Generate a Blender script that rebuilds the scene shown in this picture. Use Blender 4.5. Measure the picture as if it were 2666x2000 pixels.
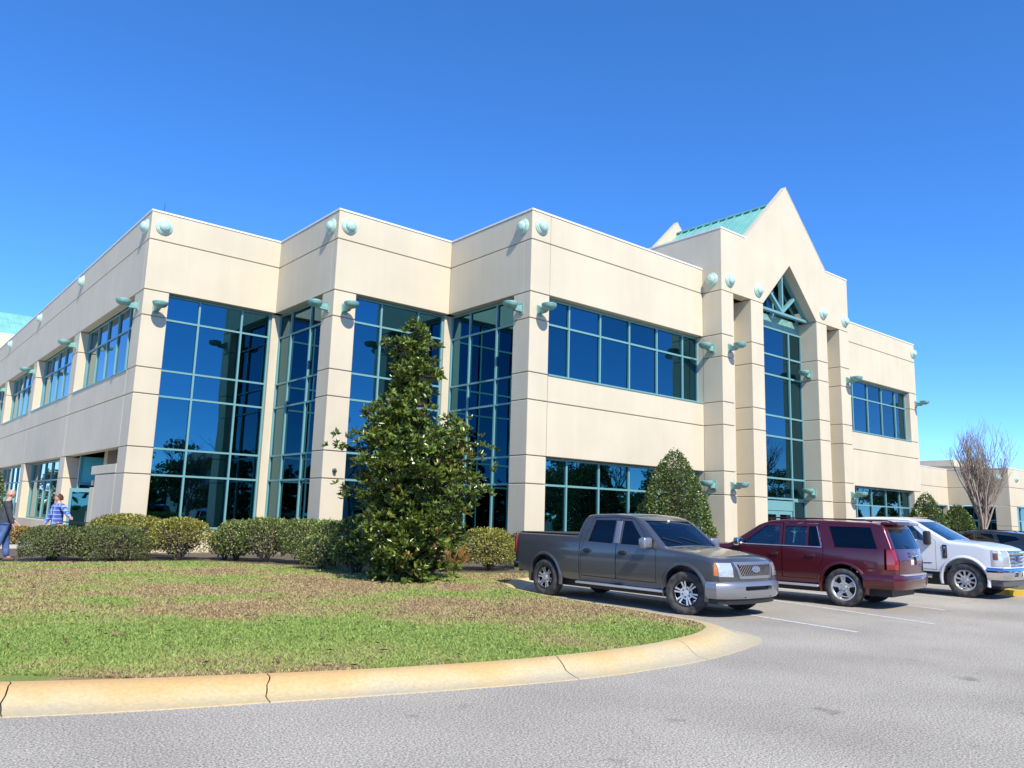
import bpy, bmesh, math, random
import numpy as np
from mathutils import Vector, Matrix
random.seed(7); RNG = np.random.default_rng(7)
sc = bpy.context.scene
COL = sc.collection
for o in list(bpy.data.objects): bpy.data.objects.remove(o)

# ------------------------------------------------------------------ camera
cam_d = bpy.data.cameras.new('camera'); cam = bpy.data.objects.new('camera', cam_d); COL.objects.link(cam)
F = Vector((0.6322088, 0.7572315, 0.1640502)); R = Vector((0.7642289, -0.6442997, 0.0288438)); U = Vector((-0.1275389, -0.1071366, 0.9860302))
M = Matrix((R, U, -F)).transposed().to_4x4(); M.translation = Vector((0, 0, 1.615)); cam.matrix_world = M
cam_d.sensor_width = 36; cam_d.lens = 2060.83 / 2666 * 36; cam_d.clip_start = .05; cam_d.clip_end = 3000
sc.camera = cam
# ------------------------------------------------------------------ sky, sun, exposure
SUN = Vector((-0.27, -1.0, 0.95)).normalized()          # towards the sun
EL = math.asin(SUN.z); AZ = math.atan2(SUN.x, SUN.y)     # azimuth from +Y
w = bpy.data.worlds.new("World"); sc.world = w; w.use_nodes = True
nt = w.node_tree; nt.nodes.clear()
sky = nt.nodes.new('ShaderNodeTexSky'); sky.sky_type = 'NISHITA'; sky.sun_disc = False
sky.sun_elevation = EL; sky.sun_rotation = AZ; sky.altitude = 0; sky.air_density = 0.45; sky.dust_density = 0.0; sky.ozone_density = 5
hs = nt.nodes.new('ShaderNodeHueSaturation'); hs.inputs['Saturation'].default_value = 1.27; hs.inputs['Hue'].default_value = 0.506
bg = nt.nodes.new('ShaderNodeBackground'); bg.inputs['Strength'].default_value = 0.15
wo = nt.nodes.new('ShaderNodeOutputWorld')
gm = nt.nodes.new('ShaderNodeGamma'); gm.inputs['Gamma'].default_value = .85
nt.links.new(sky.outputs[0], gm.inputs[0]); nt.links.new(gm.outputs[0], hs.inputs['Color']); nt.links.new(hs.outputs[0], bg.inputs[0]); nt.links.new(bg.outputs[0], wo.inputs[0])
sd = bpy.data.lights.new('sun', 'SUN'); sd.energy = 2.0; sd.angle = math.radians(.53); sd.color = (1, .93, .80)
so = bpy.data.objects.new('sun', sd); COL.objects.link(so); so.rotation_euler = (-SUN).to_track_quat('-Z', 'Y').to_euler(); so.location = (-10, -50, 46)
sc.view_settings.view_transform = 'Standard'; sc.view_settings.look = 'None'; sc.view_settings.gamma = 1; sc.view_settings.use_curve_mapping = False
sc.view_settings.exposure = 1.6

# ------------------------------------------------------------------ materials
def mat(name, col, rough=.6, metal=0., spec=.5, coat=0.):
    m = bpy.data.materials.new(name); m.use_nodes = True
    b = m.node_tree.nodes['Principled BSDF']
    b.inputs['Base Color'].default_value = (*col, 1); b.inputs['Roughness'].default_value = rough
    b.inputs['Metallic'].default_value = metal; b.inputs['Specular IOR Level'].default_value = spec
    if coat: b.inputs['Coat Weight'].default_value = coat; b.inputs['Coat Roughness'].default_value = .03
    return m
def nd(m, t, **k):
    n = m.node_tree.nodes.new(t)
    for a, v in k.items():
        if a in n.inputs: n.inputs[a].default_value = v
        else: setattr(n, a, v)
    return n
def ln(m, a, b): m.node_tree.links.new(a, b)
def noisy(m, c1, c2, scale=3., detail=4., lo=.35, hi=.65, bump=0., bscale=60., bdist=.01, stretch=None, coord='Object'):
    b = m.node_tree.nodes['Principled BSDF']
    tc = nd(m, 'ShaderNodeNewGeometry'); src = tc.outputs['Position']
    if coord == 'Object': tc = nd(m, 'ShaderNodeTexCoord'); src = tc.outputs['Object']
    mp = nd(m, 'ShaderNodeMapping'); ln(m, src, mp.inputs['Vector'])
    if stretch: mp.inputs['Scale'].default_value = stretch
    n = nd(m, 'ShaderNodeTexNoise'); n.inputs['Scale'].default_value = scale; n.inputs['Detail'].default_value = detail
    ln(m, mp.outputs[0], n.inputs['Vector'])
    r = nd(m, 'ShaderNodeValToRGB'); r.color_ramp.elements[0].position = lo; r.color_ramp.elements[1].position = hi
    r.color_ramp.elements[0].color = (*c1, 1); r.color_ramp.elements[1].color = (*c2, 1)
    ln(m, n.outputs['Fac'], r.inputs['Fac']); ln(m, r.outputs[0], b.inputs['Base Color'])
    if bump:
        n2 = nd(m, 'ShaderNodeTexNoise'); n2.inputs['Scale'].default_value = bscale; n2.inputs['Detail'].default_value = 3
        ln(m, src, n2.inputs['Vector'])
        bp = nd(m, 'ShaderNodeBump'); bp.inputs['Strength'].default_value = bump; bp.inputs['Distance'].default_value = bdist
        ln(m, n2.outputs['Fac'], bp.inputs['Height']); ln(m, bp.outputs[0], b.inputs['Normal'])
    return r
# stucco: fine grain, faint blotches and vertical rain streaks
def stucco(name, base):
    m = mat(name, base, .85, spec=.25)
    r = noisy(m, tuple(c * .95 for c in base), tuple(c * 1.04 for c in base), .7, 6, .3, .7, bump=.25, bscale=45, bdist=.006, coord='World')
    g = nd(m, 'ShaderNodeNewGeometry'); mp = nd(m, 'ShaderNodeMapping'); mp.inputs['Scale'].default_value = (2.2, 2.2, .16)
    ln(m, g.outputs['Position'], mp.inputs['Vector'])
    n = nd(m, 'ShaderNodeTexNoise'); n.inputs['Scale'].default_value = 1.3; n.inputs['Detail'].default_value = 5; ln(m, mp.outputs[0], n.inputs['Vector'])
    mr = nd(m, 'ShaderNodeMapRange'); mr.inputs['From Min'].default_value = .35; mr.inputs['From Max'].default_value = .7; mr.inputs['To Min'].default_value = 1.01; mr.inputs['To Max'].default_value = .965
    ln(m, n.outputs['Fac'], mr.inputs['Value'])
    mx = nd(m, 'ShaderNodeMix', data_type='RGBA', blend_type='MULTIPLY'); mx.inputs['Factor'].default_value = 1
    ln(m, r.outputs[0], mx.inputs['A']); ln(m, mr.outputs[0], mx.inputs['B'])
    ln(m, mx.outputs['Result'], m.node_tree.nodes['Principled BSDF'].inputs['Base Color'])
    return m
STUC = stucco('stucco_cream', (.60, .53, .395)); STUC2 = stucco('stucco_joint', (.30, .27, .22)); COPE = mat('coping_white', (.72, .70, .66), .5)
TEAL = mat('teal_frame', (.15, .33, .34), .42); TEALD = mat('teal_lamp', (.19, .44, .40), .5); noisy(TEALD, (.14, .31, .28), (.22, .42, .38), 6, 4)
TROOF = mat('teal_roof_metal', (.20, .50, .43), .45); noisy(TROOF, (.18, .46, .40), (.24, .54, .47), 1.5, 3, coord='World')
MEDAL = mat('medallion_pale_green', (.42, .60, .52), .45); noisy(MEDAL, (.34, .54, .46), (.52, .66, .58), 9, 4)
GREYW = stucco('shade_grey_stucco', (.42, .42, .44))  # stucco turned grey: the shade of the recess is put into the colour
def pane_mat():
    m = bpy.data.materials.new('reflective_blue_glass'); m.use_nodes = True
    b = m.node_tree.nodes['Principled BSDF']
    b.inputs['Metallic'].default_value = 1; b.inputs['Roughness'].default_value = .012
    oi = nd(m, 'ShaderNodeObjectInfo'); rr_ = nd(m, 'ShaderNodeValToRGB'); e = rr_.color_ramp.elements; e[0].color = (.03, .12, .155, 1); e[1].color = (.055, .175, .235, 1); ln(m, oi.outputs['Random'], rr_.inputs[0]); ln(m, rr_.outputs[0], b.inputs['Base Color'])
    g = nd(m, 'ShaderNodeNewGeometry'); n = nd(m, 'ShaderNodeTexNoise'); n.inputs['Scale'].default_value = .9; n.inputs['Detail'].default_value = 1
    ln(m, g.outputs['Position'], n.inputs['Vector'])
    bp = nd(m, 'ShaderNodeBump'); bp.inputs['Strength'].default_value = .12; bp.inputs['Distance'].default_value = .02
    ln(m, n.outputs['Fac'], bp.inputs['Height']); ln(m, bp.outputs[0], b.inputs['Normal'])
    return m
PANE = pane_mat()
ASPH = mat('asphalt_worn', (.2, .2, .2), .92, spec=.3)
def asphalt_nodes():
    m = ASPH; b = m.node_tree.nodes['Principled BSDF']; g = nd(m, 'ShaderNodeNewGeometry')
    n1 = nd(m, 'ShaderNodeTexNoise'); n1.inputs['Scale'].default_value = .45; n1.inputs['Detail'].default_value = 6
    n2 = nd(m, 'ShaderNodeTexNoise'); n2.inputs['Scale'].default_value = 58; n2.inputs['Detail'].default_value = 5; n2.inputs['Roughness'].default_value = .75
    v = nd(m, 'ShaderNodeTexVoronoi'); v.inputs['Scale'].default_value = 120
    for n in (n1, n2, v): ln(m, g.outputs['Position'], n.inputs['Vector'])
    r1 = nd(m, 'ShaderNodeValToRGB'); r1.color_ramp.elements[0].position = .3; r1.color_ramp.elements[1].position = .72
    r1.color_ramp.elements[0].color = (.30, .28, .235, 1); r1.color_ramp.elements[1].color = (.41, .385, .322, 1)
    r2 = nd(m, 'ShaderNodeValToRGB'); r2.color_ramp.elements[0].position = .34; r2.color_ramp.elements[1].position = .66
    r2.color_ramp.elements[0].color = (.16, .16, .165, 1); r2.color_ramp.elements[1].color = (1.95, 1.92, 1.88, 1)
    ln(m, n1.outputs['Fac'], r1.inputs[0]); ln(m, n2.outputs['Fac'], r2.inputs[0])
    r3 = nd(m, 'ShaderNodeValToRGB'); r3.color_ramp.elements[0].position = 0; r3.color_ramp.elements[1].position = 1
    r3.color_ramp.elements[0].color = (.75, .75, .77, 1); r3.color_ramp.elements[1].color = (1.35, 1.32, 1.28, 1)
    ln(m, v.outputs['Color'], r3.inputs[0])
    mx = nd(m, 'ShaderNodeMix', data_type='RGBA', blend_type='MULTIPLY'); mx.inputs['Factor'].default_value = 1
    my = nd(m, 'ShaderNodeMix', data_type='RGBA', blend_type='MULTIPLY'); my.inputs['Factor'].default_value = 1
    ln(m, r1.outputs[0], mx.inputs['A']); ln(m, r2.outputs[0], mx.inputs['B']); ln(m, mx.outputs['Result'], my.inputs['A']); ln(m, r3.outputs[0], my.inputs['B'])
    # hairline cracks
    nz = nd(m, 'ShaderNodeTexNoise'); nz.inputs['Scale'].default_value = .9; nz.inputs['Detail'].default_value = 7; ln(m, g.outputs['Position'], nz.inputs['Vector'])
    va = nd(m, 'ShaderNodeVectorMath', operation='MULTIPLY_ADD'); va.inputs[1].default_value = (1.6, 1.6, 0); ln(m, nz.outputs['Color'], va.inputs[0]); ln(m, g.outputs['Position'], va.inputs[2])
    vo = nd(m, 'ShaderNodeTexVoronoi', feature='DISTANCE_TO_EDGE'); vo.inputs['Scale'].default_value = .16; ln(m, va.outputs[0], vo.inputs['Vector'])
    cm = nd(m, 'ShaderNodeMapRange'); cm.inputs['From Min'].default_value = .0006; cm.inputs['From Max'].default_value = .0022; cm.inputs['To Min'].default_value = .9; cm.inputs['To Max'].default_value = 1.; ln(m, vo.outputs['Distance'], cm.inputs['Value'])
    # oil drips and dark worn patches
    no = nd(m, 'ShaderNodeTexNoise'); no.inputs['Scale'].default_value = 1.7; no.inputs['Detail'].default_value = 4; ln(m, g.outputs['Position'], no.inputs['Vector'])
    om = nd(m, 'ShaderNodeMapRange'); om.inputs['From Min'].default_value = .66; om.inputs['From Max'].default_value = .78; om.inputs['To Min'].default_value = 1; om.inputs['To Max'].default_value = .55; ln(m, no.outputs['Fac'], om.inputs['Value'])
    mm1 = nd(m, 'ShaderNodeMath', operation='MULTIPLY'); ln(m, cm.outputs[0], mm1.inputs[0]); ln(m, om.outputs[0], mm1.inputs[1])
    mz = nd(m, 'ShaderNodeMix', data_type='RGBA', blend_type='MULTIPLY'); mz.inputs['Factor'].default_value = 1; ln(m, my.outputs['Result'], mz.inputs['A']); ln(m, mm1.outputs[0], mz.inputs['B'])
    ln(m, mz.outputs['Result'], b.inputs['Base Color'])
    bp = nd(m, 'ShaderNodeBump'); bp.inputs['Strength'].default_value = .55; bp.inputs['Distance'].default_value = .006
    ln(m, n2.outputs['Fac'], bp.inputs['Height']); ln(m, bp.outputs[0], b.inputs['Normal'])
asphalt_nodes()
CONC = mat('kerb_concrete', (.5, .45, .36), .85); 
def kerb_nodes():
    m = CONC; b = m.node_tree.nodes['Principled BSDF']; g = nd(m, 'ShaderNodeNewGeometry'); sx = nd(m, 'ShaderNodeSeparateXYZ'); ln(m, g.outputs['Position'], sx.inputs[0])
    n = nd(m, 'ShaderNodeTexNoise'); n.inputs['Scale'].default_value = 1.1; n.inputs['Detail'].default_value = 7; n.inputs['Roughness'].default_value = .6; ln(m, g.outputs['Position'], n.inputs['Vector'])
    mr = nd(m, 'ShaderNodeMapRange'); mr.inputs['From Min'].default_value = 0.; mr.inputs['From Max'].default_value = .13; mr.inputs['To Min'].default_value = -.22; mr.inputs['To Max'].default_value = .16
    ln(m, sx.outputs['Z'], mr.inputs['Value'])
    # iron stain fades out towards the tip of the island
    mr2 = nd(m, 'ShaderNodeMapRange'); mr2.inputs['From Min'].default_value = 2; mr2.inputs['From Max'].default_value = 10; mr2.inputs['To Min'].default_value = .14; mr2.inputs['To Max'].default_value = -.10
    ln(m, sx.outputs['X'], mr2.inputs['Value'])
    a = nd(m, 'ShaderNodeMath', operation='ADD'); ln(m, n.outputs['Fac'], a.inputs[0]); ln(m, mr.outputs[0], a.inputs[1])
    a2 = nd(m, 'ShaderNodeMath', operation='ADD'); ln(m, a.outputs[0], a2.inputs[0]); ln(m, mr2.outputs[0], a2.inputs[1])
    r = nd(m, 'ShaderNodeValToRGB'); e = r.color_ramp.elements; e[0].position = .3; e[0].color = (.53, .455, .30, 1); e[1].position = .78; e[1].color = (.62, .40, .16, 1)
    x = r.color_ramp.elements.new(.52); x.color = (.60, .47, .25, 1)
    ln(m, a2.outputs[0], r.inputs[0])
    n2 = nd(m, 'ShaderNodeTexNoise'); n2.inputs['Scale'].default_value = 30; n2.inputs['Detail'].default_value = 5; ln(m, g.outputs['Position'], n2.inputs['Vector'])
    r2 = nd(m, 'ShaderNodeMapRange'); r2.inputs['From Min'].default_value = .3; r2.inputs['From Max'].default_value = .7; r2.inputs['To Min'].default_value = .86; r2.inputs['To Max'].default_value = 1.06; ln(m, n2.outputs['Fac'], r2.inputs['Value'])
    mx = nd(m, 'ShaderNodeMix', data_type='RGBA', blend_type='MULTIPLY'); mx.inputs['Factor'].default_value = 1; ln(m, r.outputs[0], mx.inputs['A']); ln(m, r2.outputs[0], mx.inputs['B'])
    ln(m, mx.outputs['Result'], b.inputs['Base Color'])
    bp = nd(m, 'ShaderNodeBump'); bp.inputs['Strength'].default_value = .3; bp.inputs['Distance'].default_value = .004; ln(m, n2.outputs['Fac'], bp.inputs['Height']); ln(m, bp.outputs[0], b.inputs['Normal'])
kerb_nodes()
CONC2 = mat('pale_concrete', (.5, .48, .43), .85); noisy(CONC2, (.50, .46, .39), (.62, .58, .50), 2, 6, bump=.2, coord='World')
YELL = mat('yellow_kerb_paint', (.62, .40, .05), .7); noisy(YELL, (.55, .42, .18), (.70, .44, .04), 5, 6, .3, .5, coord='World')
LINE = mat('white_line_paint', (.6, .6, .58), .8); noisy(LINE, (.36, .36, .35), (.68, .68, .66), 14, 6, .3, .5, coord='World')
MULCH = mat('mulch_soil', (.10, .075, .05), .95); noisy(MULCH, (.07, .05, .035), (.20, .155, .115), 22, 6, bump=.8, bscale=30, bdist=.03, coord='World')
def grass_color(m, out_scale=1.):
    """green patches over dormant brown turf, by place"""
    b = m.node_tree.nodes['Principled BSDF']; g = nd(m, 'ShaderNodeNewGeometry')
    n = nd(m, 'ShaderNodeTexNoise'); n.inputs['Scale'].default_value = .40; n.inputs['Detail'].default_value = 8; n.inputs['Roughness'].default_value = .6; n.inputs['Distortion'].default_value = .4
    n.noise_dimensions = '3D'
    mpn = nd(m, 'ShaderNodeMapping'); mpn.inputs['Location'].default_value = (3.1, 1.7, 0); mpn.inputs['Scale'].default_value = (1, 1, 0)
    ln(m, g.outputs['Position'], mpn.inputs['Vector']); ln(m, mpn.outputs[0], n.inputs['Vector'])
    # band of irrigated green along the kerb: distance from a line
    sx = nd(m, 'ShaderNodeSeparateXYZ'); ln(m, g.outputs['Position'], sx.inputs[0])
    # d = forward depth (0.642x+0.767y)
    a = nd(m, 'ShaderNodeMath', operation='MULTIPLY'); a.inputs[1].default_value = .55; ln(m, sx.outputs['X'], a.inputs[0])
    c = nd(m, 'ShaderNodeMath', operation='MULTIPLY_ADD'); c.inputs[1].default_value = .83; ln(m, sx.outputs['Y'], c.inputs[0]); ln(m, a.outputs[0], c.inputs[2])
    cr = nd(m, 'ShaderNodeFloatCurve')
    cv = cr.mapping.curves[0]; pts = [(0, .40), (.26, .40), (.285, .62), (.33, .80), (.38, .80), (.42, .60), (.47, .40), (.60, .34), (.72, .38), (.80, .55), (.88, .62), (1, .6)]
    cv.points[0].location = pts[0]; cv.points[1].location = pts[-1]
    for p in pts[1:-1]: cv.points.new(*p)
    cr.mapping.update()
    dv = nd(m, 'ShaderNodeMath', operation='DIVIDE'); dv.inputs[1].default_value = 26; ln(m, c.outputs[0], dv.inputs[0]); ln(m, dv.outputs[0], cr.inputs['Value'])
    nm_ = nd(m, 'ShaderNodeMath', operation='MULTIPLY_ADD'); nm_.inputs[1].default_value = 2.9; nm_.inputs[2].default_value = -.97; ln(m, n.outputs['Fac'], nm_.inputs[0])
    s = nd(m, 'ShaderNodeMath', operation='ADD'); ln(m, nm_.outputs[0], s.inputs[0]); ln(m, cr.outputs[0], s.inputs[1])
    at = nd(m, 'ShaderNodeAttribute', attribute_name='rnd')
    s2 = nd(m, 'ShaderNodeMath', operation='MULTIPLY_ADD'); s2.inputs[1].default_value = .42 * out_scale; ln(m, at.outputs['Fac'], s2.inputs[0]); ln(m, s.outputs[0], s2.inputs[2])
    r = nd(m, 'ShaderNodeValToRGB'); e = r.color_ramp.elements
    mr = nd(m, 'ShaderNodeMapRange'); mr.inputs['From Min'].default_value = .78 + .02 * out_scale; mr.inputs['From Max'].default_value = 1.42 + .22 * out_scale; ln(m, s2.outputs[0], mr.inputs['Value'])
    e[0].position = .18; e[0].color = (.33, .24, .125, 1); e[1].position = .72; e[1].color = (.225, .305, .075, 1)
    x = e.new(.36); x.color = (.38, .31, .15, 1); x = e.new(.48); x.color = (.29, .32, .095, 1)
    ln(m, mr.outputs[0], r.inputs[0])
    return r, at, b
LAWN = mat('lawn_soil', (.15, .13, .06), .95, spec=.1)
_r, _a, _b = grass_color(LAWN, 0)
n2 = nd(LAWN, 'ShaderNodeTexNoise'); n2.inputs['Scale'].default_value = 70; n2.inputs['Detail'].default_value = 6; g2 = nd(LAWN, 'ShaderNodeNewGeometry'); ln(LAWN, g2.outputs['Position'], n2.inputs['Vector'])
mr_ = nd(LAWN, 'ShaderNodeMapRange'); mr_.inputs['From Min'].default_value = .3; mr_.inputs['From Max'].default_value = .7; mr_.inputs['To Min'].default_value = .45; mr_.inputs['To Max'].default_value = 1.15; ln(LAWN, n2.outputs['Fac'], mr_.inputs['Value'])
mx_ = nd(LAWN, 'ShaderNodeMix', data_type='RGBA', blend_type='MULTIPLY'); mx_.inputs['Factor'].default_value = 1; ln(LAWN, _r.outputs[0], mx_.inputs['A']); ln(LAWN, mr_.outputs[0], mx_.inputs['B']); ln(LAWN, mx_.outputs['Result'], _b.inputs['Base Color'])
BLADE = mat('grass_blade', (.1, .2, .03), .7, spec=.2)
_r, _a, _b = grass_color(BLADE, 1)
mr_ = nd(BLADE, 'ShaderNodeMapRange'); mr_.inputs['To Min'].default_value = .7; mr_.inputs['To Max'].default_value = 1.45; ln(BLADE, _a.outputs['Fac'], mr_.inputs['Value'])
mx_ = nd(BLADE, 'ShaderNodeMix', data_type='RGBA', blend_type='MULTIPLY'); mx_.inputs['Factor'].default_value = 1; ln(BLADE, _r.outputs[0], mx_.inputs['A']); ln(BLADE, mr_.outputs[0], mx_.inputs['B']); ln(BLADE, mx_.outputs['Result'], _b.inputs['Base Color'])
_b.inputs['Subsurface Weight'].default_value = 0

def leaf_mat(name, stops, rough=.4, spec=.5, transl=.2):
    """stops: [(pos, colour)] over the per-leaf random attribute"""
    m = mat(name, stops[0][1], rough, spec=spec); b = m.node_tree.nodes['Principled BSDF']
    at = nd(m, 'ShaderNodeAttribute', attribute_name='rnd'); r = nd(m, 'ShaderNodeValToRGB'); e = r.color_ramp.elements
    e[0].position = stops[0][0]; e[0].color = (*stops[0][1], 1); e[1].position = stops[-1][0]; e[1].color = (*stops[-1][1], 1)
    for p, c in stops[1:-1]: x = e.new(p); x.color = (*c, 1)
    ln(m, at.outputs['Fac'], r.inputs[0]); ln(m, r.outputs[0], b.inputs['Base Color'])
    if transl:
        t = nd(m, 'ShaderNodeBsdfTranslucent'); ln(m, r.outputs[0], t.inputs['Color']); ms = nd(m, 'ShaderNodeMixShader'); ms.inputs[0].default_value = transl
        ln(m, b.outputs[0], ms.inputs[1]); ln(m, t.outputs[0], ms.inputs[2]); ln(m, ms.outputs[0], m.node_tree.nodes['Material Output'].inputs['Surface'])
    return m
MAGL = leaf_mat('magnolia_leaf', [(0, (0.054, 0.090, 0.017)), (.45, (0.109, 0.165, 0.025)), (.8, (0.202, 0.262, 0.040)), (.9, (0.264, 0.303, 0.058)), (.95, (0.264, 0.117, 0.040)), (1, (0.217, 0.097, 0.035))], .28, .6, .15)
HOLLY = leaf_mat('holly_leaf', [(0, (0.046, 0.079, 0.015)), (.6, (0.101, 0.159, 0.025)), (.9, (0.204, 0.259, 0.062)), (1, (0.469, 0.489, 0.250))], .25, .7, .1)
BUSHD = leaf_mat('dark_shrub_leaf', [(0, (0.079, 0.106, 0.033)), (.6, (0.157, 0.194, 0.059)), (.92, (0.264, 0.292, 0.105)), (1, (0.264, 0.162, 0.105))], .5, .4, .15)
BUSHY = leaf_mat('yellow_green_shrub_leaf', [(0, (0.112, 0.131, 0.024)), (.45, (0.253, 0.263, 0.049)), (.8, (0.474, 0.437, 0.097)), (1, (0.663, 0.583, 0.170))], .5, .4, .25)
BUSHG = leaf_mat('green_hedge_leaf', [(0, (0.073, 0.104, 0.026)), (.5, (0.161, 0.216, 0.053)), (.85, (0.322, 0.373, 0.105)), (1, (0.497, 0.493, 0.209))], .45, .4, .2)
BUSHR = leaf_mat('reddish_shrub_leaf', [(0, (0.176, 0.126, 0.030)), (.5, (0.332, 0.234, 0.045)), (1, (0.546, 0.360, 0.075))], .5, .4, .2)
DRY = leaf_mat('dry_orange_leaf', [(0, (.35, .17, .05)), (.6, (.5, .30, .10)), (1, (.6, .42, .2))], .7, .3, .3)
BARK = mat('bark', (.12, .10, .08), .9); noisy(BARK, (.09, .075, .055), (.20, .17, .14), 20, 5, bump=.5, bscale=60, stretch=(1, 1, .2))
BARKP = mat('pale_bark', (.30, .26, .22), .9); noisy(BARKP, (.20, .17, .15), (.38, .34, .30), 20, 5)
TWIG = mat('red_grey_twig', (.36, .29, .23), .9)
TWIGP = mat('pale_twig', (.34, .27, .20), .9)
RUB = mat('tyre_rubber', (.028, .028, .03), .8); noisy(RUB, (.022, .022, .024), (.075, .072, .068), 9, 4)
ALU = mat('machined_alloy', (.66, .67, .69), .33, .7); CHR = mat('chrome', (.75, .76, .78), .08, 1.); DARKM = mat('dark_metal', (.03, .03, .035), .45, .5)
BLK = mat('black_plastic', (.018, .018, .02), .5); INT = mat('interior_grey', (.10, .10, .105), .8); INTB = mat('interior_beige', (.25, .22, .19), .8)
def paint(name, c, metal=.5, rough=.3):
    m = mat(name, c, rough, metal, .5, 1.); b = m.node_tree.nodes['Principled BSDF']; b.inputs['Coat Roughness'].default_value = .04
    n = nd(m, 'ShaderNodeTexNoise'); n.inputs['Scale'].default_value = 3; n.inputs['Detail'].default_value = 5; tc = nd(m, 'ShaderNodeTexCoord'); ln(m, tc.outputs['Object'], n.inputs['Vector'])
    mr = nd(m, 'ShaderNodeMapRange'); mr.inputs['To Min'].default_value = .02; mr.inputs['To Max'].default_value = .12; ln(m, n.outputs['Fac'], mr.inputs['Value']); ln(m, mr.outputs[0], b.inputs['Coat Roughness'])
    return m
P_GREY = paint('dark_grey_paint', (.085, .092, .105), .4); P_SILV = paint('silver_paint', (.30, .31, .33), .6, .35); P_RED = paint('maroon_paint', (.10, .010, .016), .4, .3)
P_WHITE = paint('white_paint', (.74, .76, .78), 0., .35); P_BLUE = paint('dark_blue_grey_paint', (.03, .04, .05))
def car_glass(name, tint, mixv):
    m = bpy.data.materials.new(name); m.use_nodes = True; t = m.node_tree; t.nodes.clear()
    o = t.nodes.new('ShaderNodeOutputMaterial'); g = t.nodes.new('ShaderNodeBsdfGlossy'); g.inputs['Roughness'].default_value = .02; g.inputs['Color'].default_value = (.9, .95, 1, 1)
    tr = t.nodes.new('ShaderNodeBsdfTransparent'); tr.inputs['Color'].default_value = (*tint, 1)
    fr = t.nodes.new('ShaderNodeFresnel'); fr.inputs['IOR'].default_value = 1.38
    ma = t.nodes.new('ShaderNodeMath'); ma.operation = 'ADD'; ma.inputs[1].default_value = mixv; ma.use_clamp = True
    mx = t.nodes.new('ShaderNodeMixShader'); t.links.new(fr.outputs[0], ma.inputs[0]); t.links.new(ma.outputs[0], mx.inputs[0]); t.links.new(tr.outputs[0], mx.inputs[1]); t.links.new(g.outputs[0], mx.inputs[2]); t.links.new(mx.outputs[0], o.inputs[0])
    return m
GLC = car_glass('clear_car_glass', (.62, .72, .70), .06); GLD = car_glass('privacy_car_glass', (.07, .07, .08), .02)
LENS = mat('headlight_lens', (.75, .76, .78), .12, .55, .5, 1.); AMB = mat('amber_lens', (.75, .20, .02), .2, 0, .5, 1.); TAIL = mat('red_tail_lens', (.28, .006, .008), .12, 0, .5, 1.)

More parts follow.
